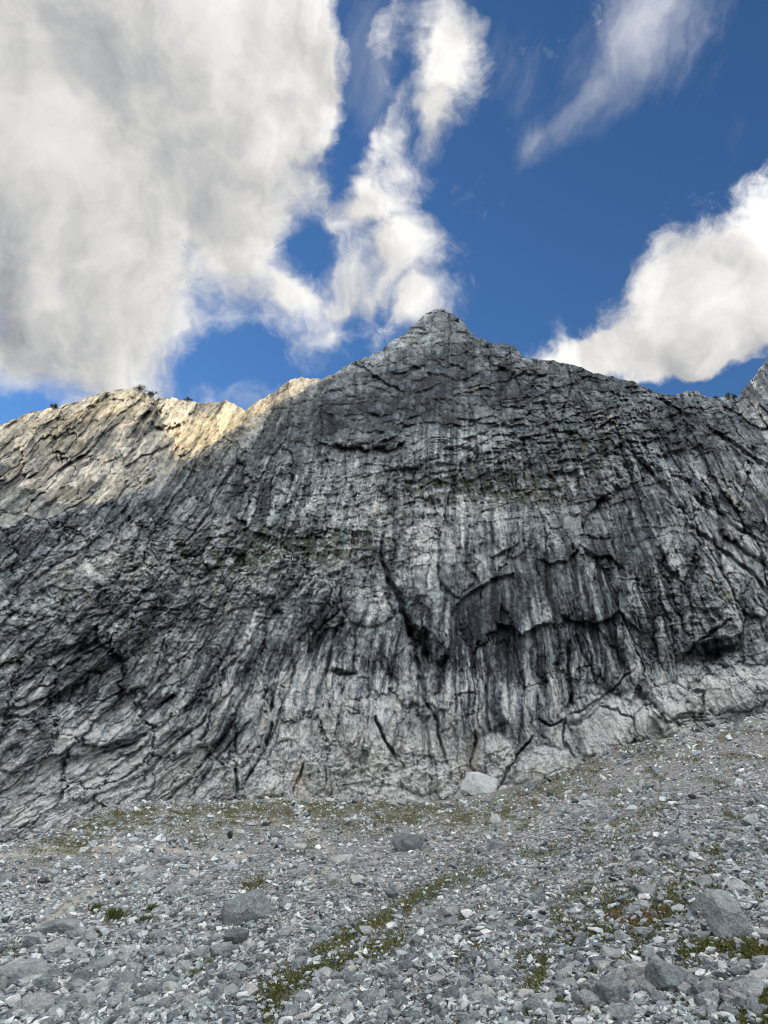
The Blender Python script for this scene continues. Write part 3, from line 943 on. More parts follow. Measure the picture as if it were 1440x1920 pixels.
rock_sheet('rock_ridge', columns(268, 692, 1.85), TOP_C, lambda u: np.minimum(interp(TOP_A, u) + 40, 920), 110, depth_c, M_RIDGE, .8, 4.5, 5, 20,
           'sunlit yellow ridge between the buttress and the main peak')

# distant peak in the gap on the right
uu = columns(1340, 1700, 2.5)
rock_sheet('distant_peak', uu, [(1340, 800), (1380, 748), (1400, 722), (1425, 690), (1440, 672), (1500, 610), (1600, 560), (1700, 600)],
           lambda u: u * 0 + 840, 90, lambda u, v: 430 + 1.2 * (800 - v) - .2 * (u - 1440), M_ROCK, 1.2, 5, 9, 60, 'grey distant peak beyond the saddle', -.22)


# coarser unseen arms added on both sides; the left keeps sun off the scree
def arm(name, foot, crest, seed):
    n, m_ = 260, 130
    t = np.linspace(0, 1, n)
    fp = np.array(foot, float)
    cp = np.array(crest, float)
    tf = np.linspace(0, 1, len(fp))
    tq = np.linspace(0, 1, len(cp))
    f = np.stack([np.interp(t, tf, fp[:, i]) for i in range(2)], -1)
    f = np.c_[f, ground(f[:, 0], f[:, 1]) - 3]
    c = np.stack([np.interp(t, tq, cp[:, i]) for i in range(3)], -1)
    c[:, 2] += 6 * fbm(t * 14, t * 0 + seed, seed, 4)
    s = np.linspace(0, 1.25, m_)[:, None, None]
    P = f[None] + (c - f)[None] * s
    over = np.clip(s[..., 0] - 1, 0, 1)
    P[..., 2] -= over * (c - f)[None, :, 2] * 2.3
    d = 11 * fbm(P[..., 1] / 26 + P[..., 0] / 30, P[..., 2] / 22, seed + 3, 8, .6) + 2.0 * (worley(P[..., 1] / 3.5 + P[..., 0] / 5, P[..., 2] / 7, seed, True)[2] - .5) + 3 * (worley(P[..., 1] / 9 + P[..., 0] / 14, P[..., 2] / 5, seed)[2] - .5)
    nrm = (c - f)[:, :2]
    nrm = nrm / np.linalg.norm(nrm, axis=1)[:, None]
    P[..., 0] -= nrm[None, :, 0] * d
    P[..., 1] -= nrm[None, :, 1] * d
    tone = .42 + .35 * fbm((P[..., 1] + P[..., 0]) / 5, P[..., 2] / 14, seed + 9, 7, .7)
    z = np.zeros_like(tone)
    me = mesh_np(name, P.reshape(-1, 3), grid_faces(n, m_), M_ROCK, {'tone': tone, 'warm': z, 'moss': z})
    return link(name, me, 'structure', 'unseen grey rock arm added beside the slope')


arm('unseen_rock_arm', [(-52, 88), (-80, 78), (-100, 50), (-115, 5), (-120, -50)],
    [(-113, 200, 76), (-152, 158, 108), (-174, 104, 122), (-186, 30, 110), (-190, -50, 90)], 401)
arm('unseen_rock_arm', [(56, 90), (78, 80), (95, 50), (110, 0), (120, -50)],
    [(84, 128, 64), (125, 118, 78), (160, 80, 90), (180, 0, 84), (190, -60, 70)], 421)

# ------------------------------------------------------------------ ground sheet
PATCHES = [  # moss and grass: width, strength, points of the photograph
    (10, .9, [(590, 1792), (650, 1758), (720, 1722), (800, 1674), (835, 1655)]), (12, .9, [(500, 1890), (540, 1845), (600, 1818), (660, 1798), (745, 1762)]),
    (14, .7, [(500, 1905), (505, 1850), (540, 1826)]), (10, .7, [(835, 1660), (905, 1632)]), (22, .85, [(1150, 1705), (1200, 1735), (1260, 1700)]), (9, .8, [(1075, 1760), (1110, 1740), (1150, 1745)]), (9, .7, [(1000, 1885), (1010, 1840), (1020, 1800)]), (8, .7, [(1110, 1905), (1115, 1850)]),
    (10, .7, [(1080, 1750), (1120, 1740)]), (12, 1.0, [(1290, 1782), (1345, 1775), (1440, 1788)]), (34, 1.1, [(1405, 1925), (1460, 1880)]),
    (10, .7, [(1000, 1835), (990, 1910)]), (7, .9, [(462, 1662), (492, 1655)]), (8, .5, [(1130, 1580), (1190, 1560)]), (7, .6, [(1010, 1600), (1050, 1590)]),
    (9, .55, [(1270, 1630), (1330, 1630)]), (7, .6, [(1155, 1400), (1210, 1408)]), (8, .6, [(1080, 1440), (1110, 1448)]),
    (8, .75, [(110, 1578), (160, 1590)]), (7, .7, [(170, 1552), (210, 1545), (290, 1520)]), (8, .7, [(350, 1520), (480, 1512), (540, 1528)]),
    (10, .75, [(600, 1520), (720, 1505), (860, 1518)]), (7, .7, [(730, 1530), (790, 1535)]), (9, .7, [(940, 1500), (1010, 1470), (1070, 1445)]),
    (6, .6, [(360, 1560), (370, 1585)]), (7, .6, [(560, 1600), (580, 1585)]), (9, .6, [(640, 1545), (700, 1560)]), (8, .6, [(850, 1540), (910, 1530)]),
    (7, .5, [(970, 1590), (1020, 1610)]), (9, .5, [(1200, 1530), (1260, 1510)]), (8, .5, [(870, 1720), (905, 1700)]), (8, .5, [(970, 1800), (1010, 1790)]),
    (9, .6, [(1050, 1690), (1100, 1670)]), (6, .6, [(360, 1820), (388, 1810)]), (6, .5, [(20, 1780), (40, 1790)]), (9, .5, [(860, 1790), (900, 1770)]),
    (8, .5, [(830, 1880), (850, 1870)]), (5, .8, [(175, 1708), (186, 1704)]), (6, .9, [(205, 1722), (226, 1714)]), (5, .7, [(266, 1732), (276, 1722)]), (5, .7, [(280, 1708), (292, 1704)]),
    (5, .7, [(185, 1752), (196, 1750)]), (5, .7, [(278, 1756), (288, 1752)]),
]
RED = [(1205, 1712, 50, 18), (1165, 1725, 30, 14)]


def moss_at(u, v):
    ju = u + 10 * fbm(u / 24, v / 24, 501, 3)
    jv = v + 6 * fbm(u / 24, v / 24, 503, 3)
    s = np.zeros(u.shape)
    for w, a, pts in PATCHES:
        d, _, _ = seg_dist(ju, jv, pts)
        s = np.maximum(s, a * np.exp(-(d / (w * 1.8)) ** 2))
    # thin olive cover on the bench below the wall
    fl_ = np.interp(u, fu, fv)
    band = sstep(-4, 8, v - fl_) * (1 - sstep(28, 85, v - fl_)) * (sstep(0, 120, u) * (1 - sstep(1000, 1250, u)))
    s = np.maximum(s, band * 1.0 * sstep(-.08, .25, fbm(u / 26, v / 9, 507, 4, .6)))
    s = np.maximum(s, .7 * sstep(.04, .34, fbm(u / 60, v / 22, 509, 4, .6)) * (.25 + .75 * sstep(700, 1000, u)))
    return np.clip(s, 0, 1)


PATHS = [(6, [(-60, 1612), (60, 1600), (150, 1590), (260, 1592)]), (5, [(290, 1588), (340, 1596), (420, 1602), (470, 1606)]),
         (5, [(500, 1535), (545, 1545), (572, 1556), (600, 1578), (618, 1600)]), (5, [(560, 1655), (590, 1640), (610, 1632)]), (9, [(90, 1725), (130, 1700), (180, 1668)]),
         (5, [(430, 1500), (600, 1494), (700, 1500), (840, 1506)])]


def path_at(u, v):
    s = np.zeros(u.shape)
    ju = u + 8 * fbm(u / 30, v / 30, 511, 2)
    for w, pts in PATHS:
        d, _, _ = seg_dist(ju, v, pts)
        s = np.maximum(s, np.exp(-(d / w) ** 2))
    return s


m, q = new_mat('scree_soil')
geo = q.node('ShaderNodeNewGeometry')
P = geo.outputs['Position']
n1 = q.noise(P, 1.1, 7, .65)
n2 = q.noise(P, 14.0, 6, .72)
vor = q.node('ShaderNodeTexVoronoi', feature='F1')
q.put(vor.inputs['Vector'], P)
vor.inputs['Scale'].default_value = 7.0
vc = q.node('ShaderNodeSeparateColor')
q.m
m.node_tree.links.new(vor.outputs['Color'], vc.inputs[0])
t = q.m('ADD', q.m('MULTIPLY', n1, .4), q.m('MULTIPLY', vc.outputs[0], .5))
c = ramp(q, q.m('ADD', t, q.m('MULTIPLY', q.m('SUBTRACT', n2, .5), .5)), [(.1, (.085, .088, .092)), (.4, (.17, .177, .184)), (.65, (.36, .37, .38)), (.95, (.58, .59, .59))])
c = q.mix(attr(q, 'soil'), c, q.v('MULTIPLY', c, (1.05, 1.0, .93)))
c = q.mix(q.m('MULTIPLY', attr(q, 'path'), .85), c, q.mix(n2, (.33, .31, .27), (.50, .48, .43)))
mo = q.m('MULTIPLY', attr(q, 'moss'), q.step(n2, .30, .52))
c = q.mix(mo, c, q.mix(q.step(n1, .3, .7), (.045, .052, .016), (.12, .108, .045)))
bmp = q.m('ADD', q.m('MULTIPLY', vor.outputs['Distance'], -1.0), q.m('MULTIPLY', n2, .5))
M_GROUND = finish(m, q, c, .95, bmp, .9, .06)

naz, nr = 330, 330
az = np.concatenate([R(-180) + np.arange(40) * R(140) / 40, np.linspace(R(-40), R(40), naz - 80), R(40) + (np.arange(40) + 1) * R(140) / 40])
rr = np.concatenate([[.3, .8, 1.6, 2.6], np.geomspace(3.4, 150, nr - 4)])
AZ, RR = np.meshgrid(az, rr)
gx0, gy0 = RR * np.sin(AZ), RR * np.cos(AZ)
gz0 = ground(gx0, gy0)
pu, pv, pd_ = project(gx0, gy0, gz0)
infront = pd_ > 1
pu = np.where(infront, pu, 5000)
pv = np.where(infront, pv, 5000)
pu, pv = np.clip(pu, -900, 2400), np.clip(pv, 1200, 2600)
me = mesh_np('ground', np.stack([gx0, gy0, gz0], -1).reshape(-1, 3), grid_faces(len(az), nr)[:, ::-1], M_GROUND,
             {'moss': moss_at(pu, pv), 'path': path_at(pu, pv) * (pv < 1800),
              'soil': np.clip(.2 + .9 * (1 - sstep(40, 130, pv - np.interp(pu, fu, fv))) + .8 * gauss(pu, pv, 140, 1710, 120, 60), 0, 1)}, smooth=True)
link('ground', me, 'structure', 'pale grey scree slope rising to the foot of the wall')


# ------------------------------------------------------------------ stones
def stone_material(name, obj_random):
    m, q = new_mat(name)
    geo = q.node('ShaderNodeNewGeometry')
    P = geo.outputs['Position']
    if obj_random:
        oi = q.node('ShaderNodeObjectInfo')
        rnd = oi.outputs['Random']
        base = q.step(rnd, 0, 1, .54, .72, smooth=False)
        oc = q.node('ShaderNodeSeparateColor')
        m.node_tree.links.new(oi.outputs['Color'], oc.inputs[0])
        base = q.m('ADD', q.m('MULTIPLY', base, 1.0), q.m('SUBTRACT', oc.outputs[0], 1.0))
    else:
        base = attr(q, 'tone')
        rnd = attr(q, 'hue')
    n1 = q.noise(P, 5.0, 7, .7)
    n2 = q.noise(P, 28.0, 5, .7)
    t = q.m('ADD', base, q.m('MULTIPLY', q.m('SUBTRACT', n1, .5), .8))
    t = q.m('ADD', t, q.m('MULTIPLY', q.m('SUBTRACT', n2, .5), .7))
    c = ramp(q, t, LIME)
    c = q.mix(q.step(rnd, .55, 1.0, 0, .8, smooth=False), c, q.v('MULTIPLY', c, (1.06, .99, .93)))
    return finish(m, q, c, .9, q.m('ADD', n1, q.m('MULTIPLY', n2, .4)), 1.0, .22 if obj_random else .06)


M_STONES = stone_material('scree_stone', False)
M_STONE = stone_material('loose_stone', True)


def hull(seed, n):
    r = np.random.default_rng(seed)
    p = r.normal(size=(n, 3))
    p /= np.linalg.norm(p, axis=1)[:, None]
    p *= r.uniform(.78, 1.05, (n, 1))
    p *= np.array([1.0, r.uniform(.6, .95), r.uniform(.45, .8)])
    bm = bmesh.new()
    for c_ in p:
        bm.verts.new(c_)
    res = bmesh.ops.convex_hull(bm, input=bm.verts)
    bmesh.ops.delete(bm, geom=[e for e in res['geom_interior'] if isinstance(e, bmesh.types.BMVert)], context='VERTS')
    bmesh.ops.triangulate(bm, faces=bm.faces)
    bm.verts.ensure_lookup_table()
    bm.verts.index_update()
    v_ = np.array([x.co for x in bm.verts])
    f_ = np.array([[x.index for x in f.verts] for f in bm.faces])
    bm.free()
    return v_, f_


VARS = [hull(900 + i, 10) for i in range(24)]


def slope_frame(x, y):
    e = .4
    gx_ = (ground(x + e, y) - ground(x - e, y)) / (2 * e)
    gy_ = (ground(x, y + e) - ground(x, y - e)) / (2 * e)
    n = np.stack([-gx_, -gy_, np.ones_like(gx_)], -1)
    return n / np.linalg.norm(n, axis=-1)[:, None]


def rot_frames(n, spin, r, tilt=.35):
    """rotation matrices: z near the slope normal, random tilt and spin"""
    z = n + r.normal(size=n.shape) * tilt
    z /= np.linalg.norm(z, axis=1)[:, None]
    a = np.stack([np.cos(spin), np.sin(spin), np.zeros_like(spin)], -1)
    x = a - (a * z).sum(1)[:, None] * z
    x /= np.linalg.norm(x, axis=1)[:, None]
    y = np.cross(z, x)
    return np.stack([x, y, z], -1)          # columns


def scatter(count, seed, smin, smax, vlo=-6, vhi=1990, power=1.0):
    r = np.random.default_rng(seed)
    u = r.uniform(-170, 1610, count)
    fl_ = np.interp(u, fu, fv)
    v = fl_ + vlo + (vhi - fl_ - vlo) * r.uniform(0, 1, count) ** power
    x, y, z, ok = to_ground(u, v)
    t = (v - fl_) / 420.0
    field = fbm(u / 120, v / 60, 601, 3)
    left = gauss(u, v, 120, 1850, 260, 120) + .7 * gauss(u, v, 1250, 1880, 230, 90) + .3 * gauss(u, v, 800, 1850, 400, 90)
    med = (4.4 + 6.2 * np.clip(t, 0, 1.2)) * (1 + .5 * field) * (1 + .3 * left)
    s = med * np.exp(r.normal(size=count) * .58) * .92
    s = np.clip(s * r.uniform(smin, smax, count), 2.3, 32)
    mo = moss_at(u, v)
    keep = ok & (r.uniform(0, 1, count) > mo * .85) & (r.uniform(0, 1, count) > path_at(u, v) * .8) & (y < 108)
    d = np.sqrt(x * x + y * y)
    size = s * d / F * .5                       # half length in metres
    return u[keep], v[keep], x[keep], y[keep], z[keep], s[keep], np.clip(size[keep], .012, .8), r


def build_stones(name, label, x, y, z, size, r):
    n = slope_frame(x, y)
    M = rot_frames(n, r.uniform(0, 6.283, len(x)), r)
    which = r.integers(0, len(VARS), len(x))
    tone = np.clip(r.normal(.56, .19, len(x)), .06, .90)
    hue = r.uniform(0, 1, len(x))
    Vs, Fs, T, H, off = [], [], [], [], 0
    for k, (v_, f_) in enumerate(VARS):
        sel = np.nonzero(which == k)[0]
        if not len(sel):
            continue
        sc = size[sel][:, None] * np.stack([r.uniform(.9, 1.2, len(sel)), r.uniform(.7, 1.1, len(sel)), r.uniform(.6, 1.05, len(sel))], -1)
        p = v_[None] * sc[:, None, :]
        p = np.einsum('nij,nkj->nki', M[sel], p)
        base = np.stack([x[sel], y[sel], z[sel]], -1) + n[sel] * (size[sel] * .36)[:, None]
        p = p + base[:, None, :]
        Vs.append(p.reshape(-1, 3))
        f = f_[None] + (np.arange(len(sel)) * len(v_))[:, None, None] + off
        Fs.append(f.reshape(-1, 3))
        T.append(np.repeat(tone[sel], len(v_)))
        H.append(np.repeat(hue[sel], len(v_)))
        off += len(sel) * len(v_)
    me = mesh_np(name, np.concatenate(Vs), np.concatenate(Fs), M_STONES, {'tone': np.concatenate(T), 'hue': np.concatenate(H)})
    return link(name, me, 'stuff', label)


u1, v1, x1, y1, z1, s1, size1, r1 = scatter(84000, 11, .5, 1.0, power=1.25)
order = np.argsort(-s1)
# keep the 260 that show largest inside the photograph as things of their own
inside = (u1 > 0) & (u1 < 1440) & (v1 < 1915)
big = np.zeros(len(u1), bool)
cand = [i for i in order if inside[i]][:700]
chosen = []
for i in cand:
    if len(chosen) >= 262:
        break
    chosen.append(i)
big[chosen] = True
# the slope goes on beside the frame
ro = np.random.default_rng(88)
no = 26000
ao, do = ro.uniform(-R(85), R(85), no), 2.6 * np.exp(ro.uniform(0, 3.4, no))
xo, yo = do * np.sin(ao), do * np.cos(ao)
zo = ground(xo, yo)
puo, pvo, _ = project(xo, yo, zo)
ko = ((puo < -165) | (puo > 1605) | (pvo > 1985)) & (yo < 80)
xo, yo, zo, do = xo[ko], yo[ko], zo[ko], do[ko]
so = np.clip(.02 * np.exp(ro.normal(size=len(xo)) * .5) + do * .0042, .012, .3)
x1, y1, z1, size1, big = (np.r_[a_, b_] for a_, b_ in ((x1, xo), (y1, yo), (z1, zo), (size1, so), (big, np.zeros(len(xo), bool))))
# fallen blocks heaped along the foot of the wall
rf = np.random.default_rng(77)
nf = 900
uf = rf.uniform(-150, 1590, nf)
vf = np.interp(uf, fu, fv) + 2 + 16 * rf.uniform(0, 1, nf) ** 1.5
xf, yf, zf, okf = to_ground(uf, vf)
sf = np.clip(3.6 * np.exp(rf.normal(size=nf) * .6), 2, 16) * np.sqrt(xf ** 2 + yf ** 2) / F * .6
okf &= yf < 106
x1, y1, z1, size1, big = (np.r_[a_, b_] for a_, b_ in ((x1, xf[okf]), (y1, yf[okf]), (z1, zf[okf]), (size1, sf[okf]), (big, np.zeros(okf.sum(), bool))))
build_stones('scree', 'angular pale grey limestone rubble covering the whole slope', x1[~big], y1[~big], z1[~big], size1[~big], r1)


def block_mesh(name, seed, sub=3, planes=11, flat=.7, rough=.05, size=(1, 1, 1)):
    """angular block: a ball cut by random planes, then roughened"""
    r = np.random.default_rng(seed)
    bm = bmesh.new()
    bmesh.ops.create_icosphere(bm, subdivisions=sub, radius=1)
    v_ = np.array([x.co for x in bm.verts])
    f_ = np.array([[x.index for x in f.verts] for f in bm.faces])
    bm.free()
    nn = r.normal(size=(planes, 3))
    nn /= np.linalg.norm(nn, axis=1)[:, None]
    nn = np.r_[nn, [[0, 0, 1], [0, 0, -1]]]
    dd = r.uniform(.55, .85, len(nn))
    dots = v_ @ nn.T
    rad = np.where(dots > .05, dd[None] / np.maximum(dots, .05), 9).min(1)
    rad = np.minimum(rad, 1.15)
    v_ = v_ * rad[:, None]
    if sub > 1:
        a = fbm(v_[:, 0] * 2.6 + seed, v_[:, 1] * 2.6 + v_[:, 2] * 1.7, seed, 4, .6)
        b = worley((v_[:, 0] * 2.2 + v_[:, 2])[None], (v_[:, 1] * 2.2 - v_[:, 2])[None], seed)[2][0]
        v_ = v_ * (1 + rough * a + rough * .9 * (b - .5))[:, None]
    v_ = v_ * np.array(size)[None] * np.array([1, 1, flat])[None]
    return mesh_np(name, v_, f_, M_STONE)


BLOCKS = [block_mesh('stone', 1000 + i, 1, 9, .62 + .1 * (i % 4)) for i in range(14)]
KINDS = [  # label, colour shift, flat factor, weight
    ('pale angular stone lying loose in the scree', 1.14, 1.0),
    ('grey angular stone lying loose in the scree', .98, 1.0),
    ('dark grey stone lying loose in the scree', .84, .95),
    ('flat grey slab of stone lying in the scree', 1.0, .5),
]
ns = slope_frame(x1[big], y1[big])
Mb = rot_frames(ns, r1.uniform(0, 6.283, big.sum()), r1, .25)
from mathutils import Matrix
bi = np.nonzero(big)[0]
proto = link('stone', BLOCKS[0])
PLACED, STONES = [], []
for k, i in enumerate(bi):
    kind = [0, 1, 1, 2, 3, 1, 0][int(r1.integers(0, 7))]
    lab, shift, fl_ = KINDS[kind]
    PLACED.append((k, u1[i], v1[i], kind))
    o = proto if k == 0 else proto.copy()
    o.data = BLOCKS[int(r1.integers(0, 14))]
    if k:
        COL.objects.link(o)
    s = float(size1[i]) * 1.15
    mt = Matrix([list(map(float, row)) for row in Mb[k]]).to_4x4()
    c0 = Vector((float(x1[i]), float(y1[i]), float(z1[i]))) + Vector(ns[k]) * s * .25 * fl_
    o.matrix_world = Matrix.Translation(c0) @ mt @ Matrix.Diagonal((s * float(r1.uniform(.95, 1.25)), s * float(r1.uniform(.7, 1.0)), s * fl_ * float(r1.uniform(.8, 1.1)), 1))
    o.color = (shift, 1, 1, 1)
    o['category'] = 'stone'
    o['group'] = 'loose stones on the scree'
    STONES.append(o)

# named boulders: u, v of centre, half width px, half height px, tilt, tone shift, flat, planes, label, name
BOULD = [
    (468, 1712, 36, 30, -35, .95, .8, 8, 'large brownish grey angular boulder, biggest on the middle of the scree', 'boulder'),
    (764, 1582, 24, 19, 0, .90, .95, 7, 'pointed grey boulder standing alone midway below the central crack', 'boulder'),
    (542, 1585, 10, 15, -60, .95, .6, 8, 'upright buff slab beside the bend of the trail', 'boulder'),
    (563, 1590, 9, 7, 0, 1.1, .8, 8, 'small pale block against the upright slab', 'boulder'),
    (1372, 1733, 37, 38, 0, 1.0, .95, 12, 'big rounded lichen-spotted boulder with grass at its foot', 'boulder'),
    (1147, 1868, 23, 25, -30, .94, .8, 8, 'dark angular block leaning among pale stones near the bottom edge', 'boulder'),
    (1258, 1843, 26, 21, 20, .96, .7, 9, 'purplish grey flat-topped boulder beside the dark angular block', 'boulder'),
    (1208, 1828, 18, 15, 0, 1.12, .8, 8, 'pale block touching the purplish grey boulder', 'boulder'),
    (36, 1830, 34, 17, -15, 1.02, .55, 8, 'long pale slab in the heap of larger stones at the left edge', 'boulder'),
    (118, 1742, 29, 12, -12, .95, .45, 8, 'flat pinkish brown slab lying on reddish gravel', 'boulder'),
    (264, 1634, 14, 9, -10, 1.16, .8, 12, 'rounded pale stone alone on fine gravel', 'boulder'),
    (12, 1651, 18, 9, -15, .88, .55, 8, 'dark smooth slab at the left edge below the trail', 'boulder'),
    (623, 1653, 14, 12, 0, 1.04, .8, 9, 'squarish grey boulder above the grass strip', 'boulder'),
    (680, 1598, 10, 7, 0, 1.16, .8, 9, 'small white block left of the pointed boulder', 'boulder'),
    (642, 1612, 14, 8, -15, 1.1, .6, 9, 'low pale slab between the white block and the squarish boulder', 'boulder'),
    (337, 1817, 12, 12, 10, 1.20, .7, 7, 'bright white angular stone in the lower scree', 'boulder'),
    (94, 1784, 18, 13, -15, 1.08, .7, 9, 'pale boulder below the flat pinkish brown slab', 'boulder'),
    (928, 1537, 9, 9, 0, 1.2, .9, 8, 'white lump below the foot of the wall', 'boulder'),
    (440, 1762, 18, 13, 0, .84, .8, 8, 'dark grey block just below the largest brownish boulder', 'boulder'),
    (397, 1818, 11, 8, 0, .84, .8, 8, 'dark grey chunk beside the bright white stone', 'boulder'),
    (1210, 1673, 18, 9, 0, .92, .5, 8, 'flat grey slab above the reddish plants', 'boulder'),
    (1412, 1858, 22, 14, -25, .98, .7, 8, 'grey block above the olive grass corner', 'boulder'),
    (157, 1594, 8, 5, 0, 1.2, .6, 8, 'small white stone at the edge of the dark olive turf', 'boulder'),
    (1160, 1848, 17, 12, 15, 1.0, .7, 8, 'grey block lying on top of the dark angular block', 'boulder'),
    (1105, 1877, 15, 13, 0, 1.12, .8, 8, 'pale cube-shaped stone left of the dark angular block', 'boulder'),
    (1172, 1905, 20, 14, 0, 1.08, .8, 8, 'pale grey block on the bottom edge under the dark angular block', 'boulder'),
    (985, 1868, 12, 9, 0, 1.18, .7, 8, 'white stone beside the thin olive strip near the bottom', 'boulder'),
    (1145, 1792, 18, 9, 25, 1.08, .5, 8, 'tilted pale slab below the reddish plants', 'boulder'),
    (186, 1812, 20, 12, -20, 1.0, .6, 8, 'grey slab in the coarse stones of the lower scree', 'boulder'),
    (230, 1850, 24, 14, -25, .98, .6, 9, 'broad grey slab near the lower edge of the coarse stones', 'boulder'),
    (60, 1890, 26, 14, -20, .98, .6, 9, 'broad grey block at the bottom left corner', 'boulder'),
    (150, 1840, 20, 13, -10, .94, .7, 9, 'mossy green-grey block among coarse stones', 'boulder'),
]
SHORT = ['the largest brownish boulder', 'the lone pointed boulder', 'the upright buff slab', None, 'the big rounded lichen boulder', 'the dark angular block',
         'the purplish flat-topped boulder', None, 'the long pale slab', 'the flat pinkish brown slab', 'the rounded pale stone on fine gravel', 'the dark smooth edge slab',
         'the squarish grey boulder', None, None, 'the bright white stone', None, 'the white lump below the wall', None, None, 'the slab above the reddish plants',
         'the block above the olive grass', 'the small white stone by the turf', None, None, None, 'the white stone by the olive strip', 'the tilted slab below the reddish plants',
         'the grey slab in coarse stones', None, 'the block in the bottom corner', None]
ORD = ['', 'second ', 'third ', 'fourth ', 'fifth ', 'sixth ', 'seventh ', 'eighth ', 'ninth ', 'tenth ', 'eleventh ', 'twelfth ', 'thirteenth ', 'fourteenth ', 'fifteenth ', 'sixteenth ']
buckets = {}
for (k, u_, v_, kind) in PLACED:
    best = min((j for j in range(len(SHORT)) if SHORT[j]), key=lambda j: (BOULD[j][0] - u_) ** 2 + ((BOULD[j][1] - v_) * 1.6) ** 2)
    du, dv = u_ - BOULD[best][0], (v_ - BOULD[best][1]) * 1.6
    rel_ = ('right of' if du > 0 else 'left of') if abs(du) > abs(dv) else ('in front of' if dv > 0 else 'behind')
    buckets.setdefault((kind, best, rel_), []).append((math.hypot(du, dv), k))
WORD = ['pale angular stone', 'grey angular stone', 'dark grey stone', 'flat grey slab']
for (kind, best, rel_), rows in buckets.items():
    for n_, (_, k) in enumerate(sorted(rows)):
        STONES[k]['label'] = f"{ORD[min(n_, 15)] or 'nearest '}{WORD[kind]} {rel_} {SHORT[best]}"
for j, (u, v, hw, hh, tilt, tone, flat_, pl, lab, nm) in enumerate(BOULD):
    vb = v + hh * .62
    x, y, z, ok = to_ground([u], [vb])
    d = math.hypot(x[0], y[0])
    a, h = hw * d / F, hh * d / F
    me = block_mesh('boulder', 2000 + j * 7, 4 if hw > 20 else 3, pl, 1.0, .07, (a * 1.18, a * .95, h * 1.25))
    for p_ in me.polygons:
        p_.use_smooth = False
    o = link(nm, me, None, lab, 'boulder')
    o.location = (x[0], y[0] + a * .25, z[0] + h * .62)
    o.rotation_euler = (0, R(tilt) * -.55 if tilt else 0, R(float(rng.uniform(-25, 25))))
    o.rotation_euler.y = R(-tilt) * -.5
    o.color = (tone, 1, 1, 1)

# white block leaning at the foot of the wall, and the flat outcrop on the slope
def foot_block(u, v, hw, hh, y, tilt, tone, lab, seed, nm='boulder', deep=.7, pl=10):
    ax, az_ = rays(u, v)
    a, h = hw * y / F, hh * y / F
    me = block_mesh('boulder', seed, 5, pl + 6, 1.0, .14, (a * 1.2, a * deep, h * 1.25))
    o = link(nm, me, None, lab, 'boulder')
    o.location = (ax * y, y, az_ * y + CAM_H)
    o.rotation_euler = (0, R(tilt), 0)
    o.color = (tone, 1, 1, 1)
    return o


foot_block(900, 1477, 36, 22, 97.5, 22, 1.22, 'big white block tilted against the foot of the wall', 3001)
foot_block(862, 1493, 8, 8, 97.5, 0, 1.2, 'small white block at the left end of the big tilted one', 3003)
foot_block(943, 1482, 9, 10, 96.5, 0, 1.1, 'small pale block wedged right of the big tilted one', 3005)
foot_block(1158, 1446, 52, 15, 87, 4, 1.06, 'flat buff rock outcrop in turf just below the pale bedrock', 3007, 'rock_outcrop', .5, 9)


# ------------------------------------------------------------------ turf
m, q = new_mat('turf_blades')
tn = attr(q, 'tone')
c = ramp(q, tn, [(0, (.035, .050, .012)), (.4, (.075, .088, .022)), (.75, (.135, .120, .045)), (1, (.15, .07, .04))])
M_TURF = finish(m, q, c, .8, spec=.2)


def blades(name, label, u, v, hpx, wpx, r, tone, kind='stuff', cat=None, group=None, parent_loc=False):
    x, y, z, ok = to_ground(u, v)
    x, y, z, hpx, wpx, tone = x[ok], y[ok], z[ok], hpx[ok], wpx[ok], tone[ok]
    n = len(x)
    d = np.sqrt(x * x + y * y)
    h, w = hpx * d / F, wpx * d / F
    a = r.uniform(0, 6.283, n)
    lean = r.uniform(0, .9, n)
    b = r.uniform(0, 6.283, n)
    base = np.stack([x, y, z - .01], -1)
    side = np.stack([np.cos(a), np.sin(a), 0 * a], -1) * w[:, None] * .5
    bend = np.stack([np.cos(b) * lean, np.sin(b) * lean, 1 + 0 * b], -1) * h[:, None]
    P0 = base - side
    P1 = base + side
    P2 = base + bend * .6 + side * .6
    P3 = base + bend * .6 - side * .6
    P4 = base + bend + np.stack([np.cos(b), np.sin(b), 0 * b], -1) * (h * .3)[:, None]
    V = np.stack([P0, P1, P2, P3, P4], 1).reshape(-1, 3)
    i = np.arange(n)[:, None] * 5
    Fq = np.concatenate([i + np.array([[0, 1, 2]]), i + np.array([[0, 2, 3]]), i + np.array([[3, 2, 4]])])
    me = mesh_np(name, V, Fq, M_TURF, {'tone': np.repeat(tone, 5)})
    return link(name, me, kind, label, cat, group)


r = np.random.default_rng(33)
N = 340000
u = r.uniform(-60, 1500, N)
v = np.interp(u, fu, fv) + r.uniform(0, 1, N) * (1960 - np.interp(u, fu, fv))
mo = moss_at(u, v)
k = r.uniform(0, 1, N) < mo ** 1.5 * .9
u, v, mo = u[k], v[k], mo[k]
t = np.clip((v - np.interp(u, fu, fv)) / 420, 0, 1)
redd = np.zeros_like(u)
for e in RED:
    redd += gauss(u, v, *e)
tone = np.clip(r.normal(.38, .16, len(u)) + .2 * fbm(u / 30, v / 20, 701, 3) + .9 * redd * (r.uniform(0, 1, len(u)) < .6), 0, 1)
blades('turf', 'short olive grass and moss in strips between the stones', u, v, (2.0 + 5.5 * t) * r.uniform(.6, 1.3, len(u)), (1.4 + 2.0 * t) * r.uniform(.7, 1.2, len(u)), r, tone)

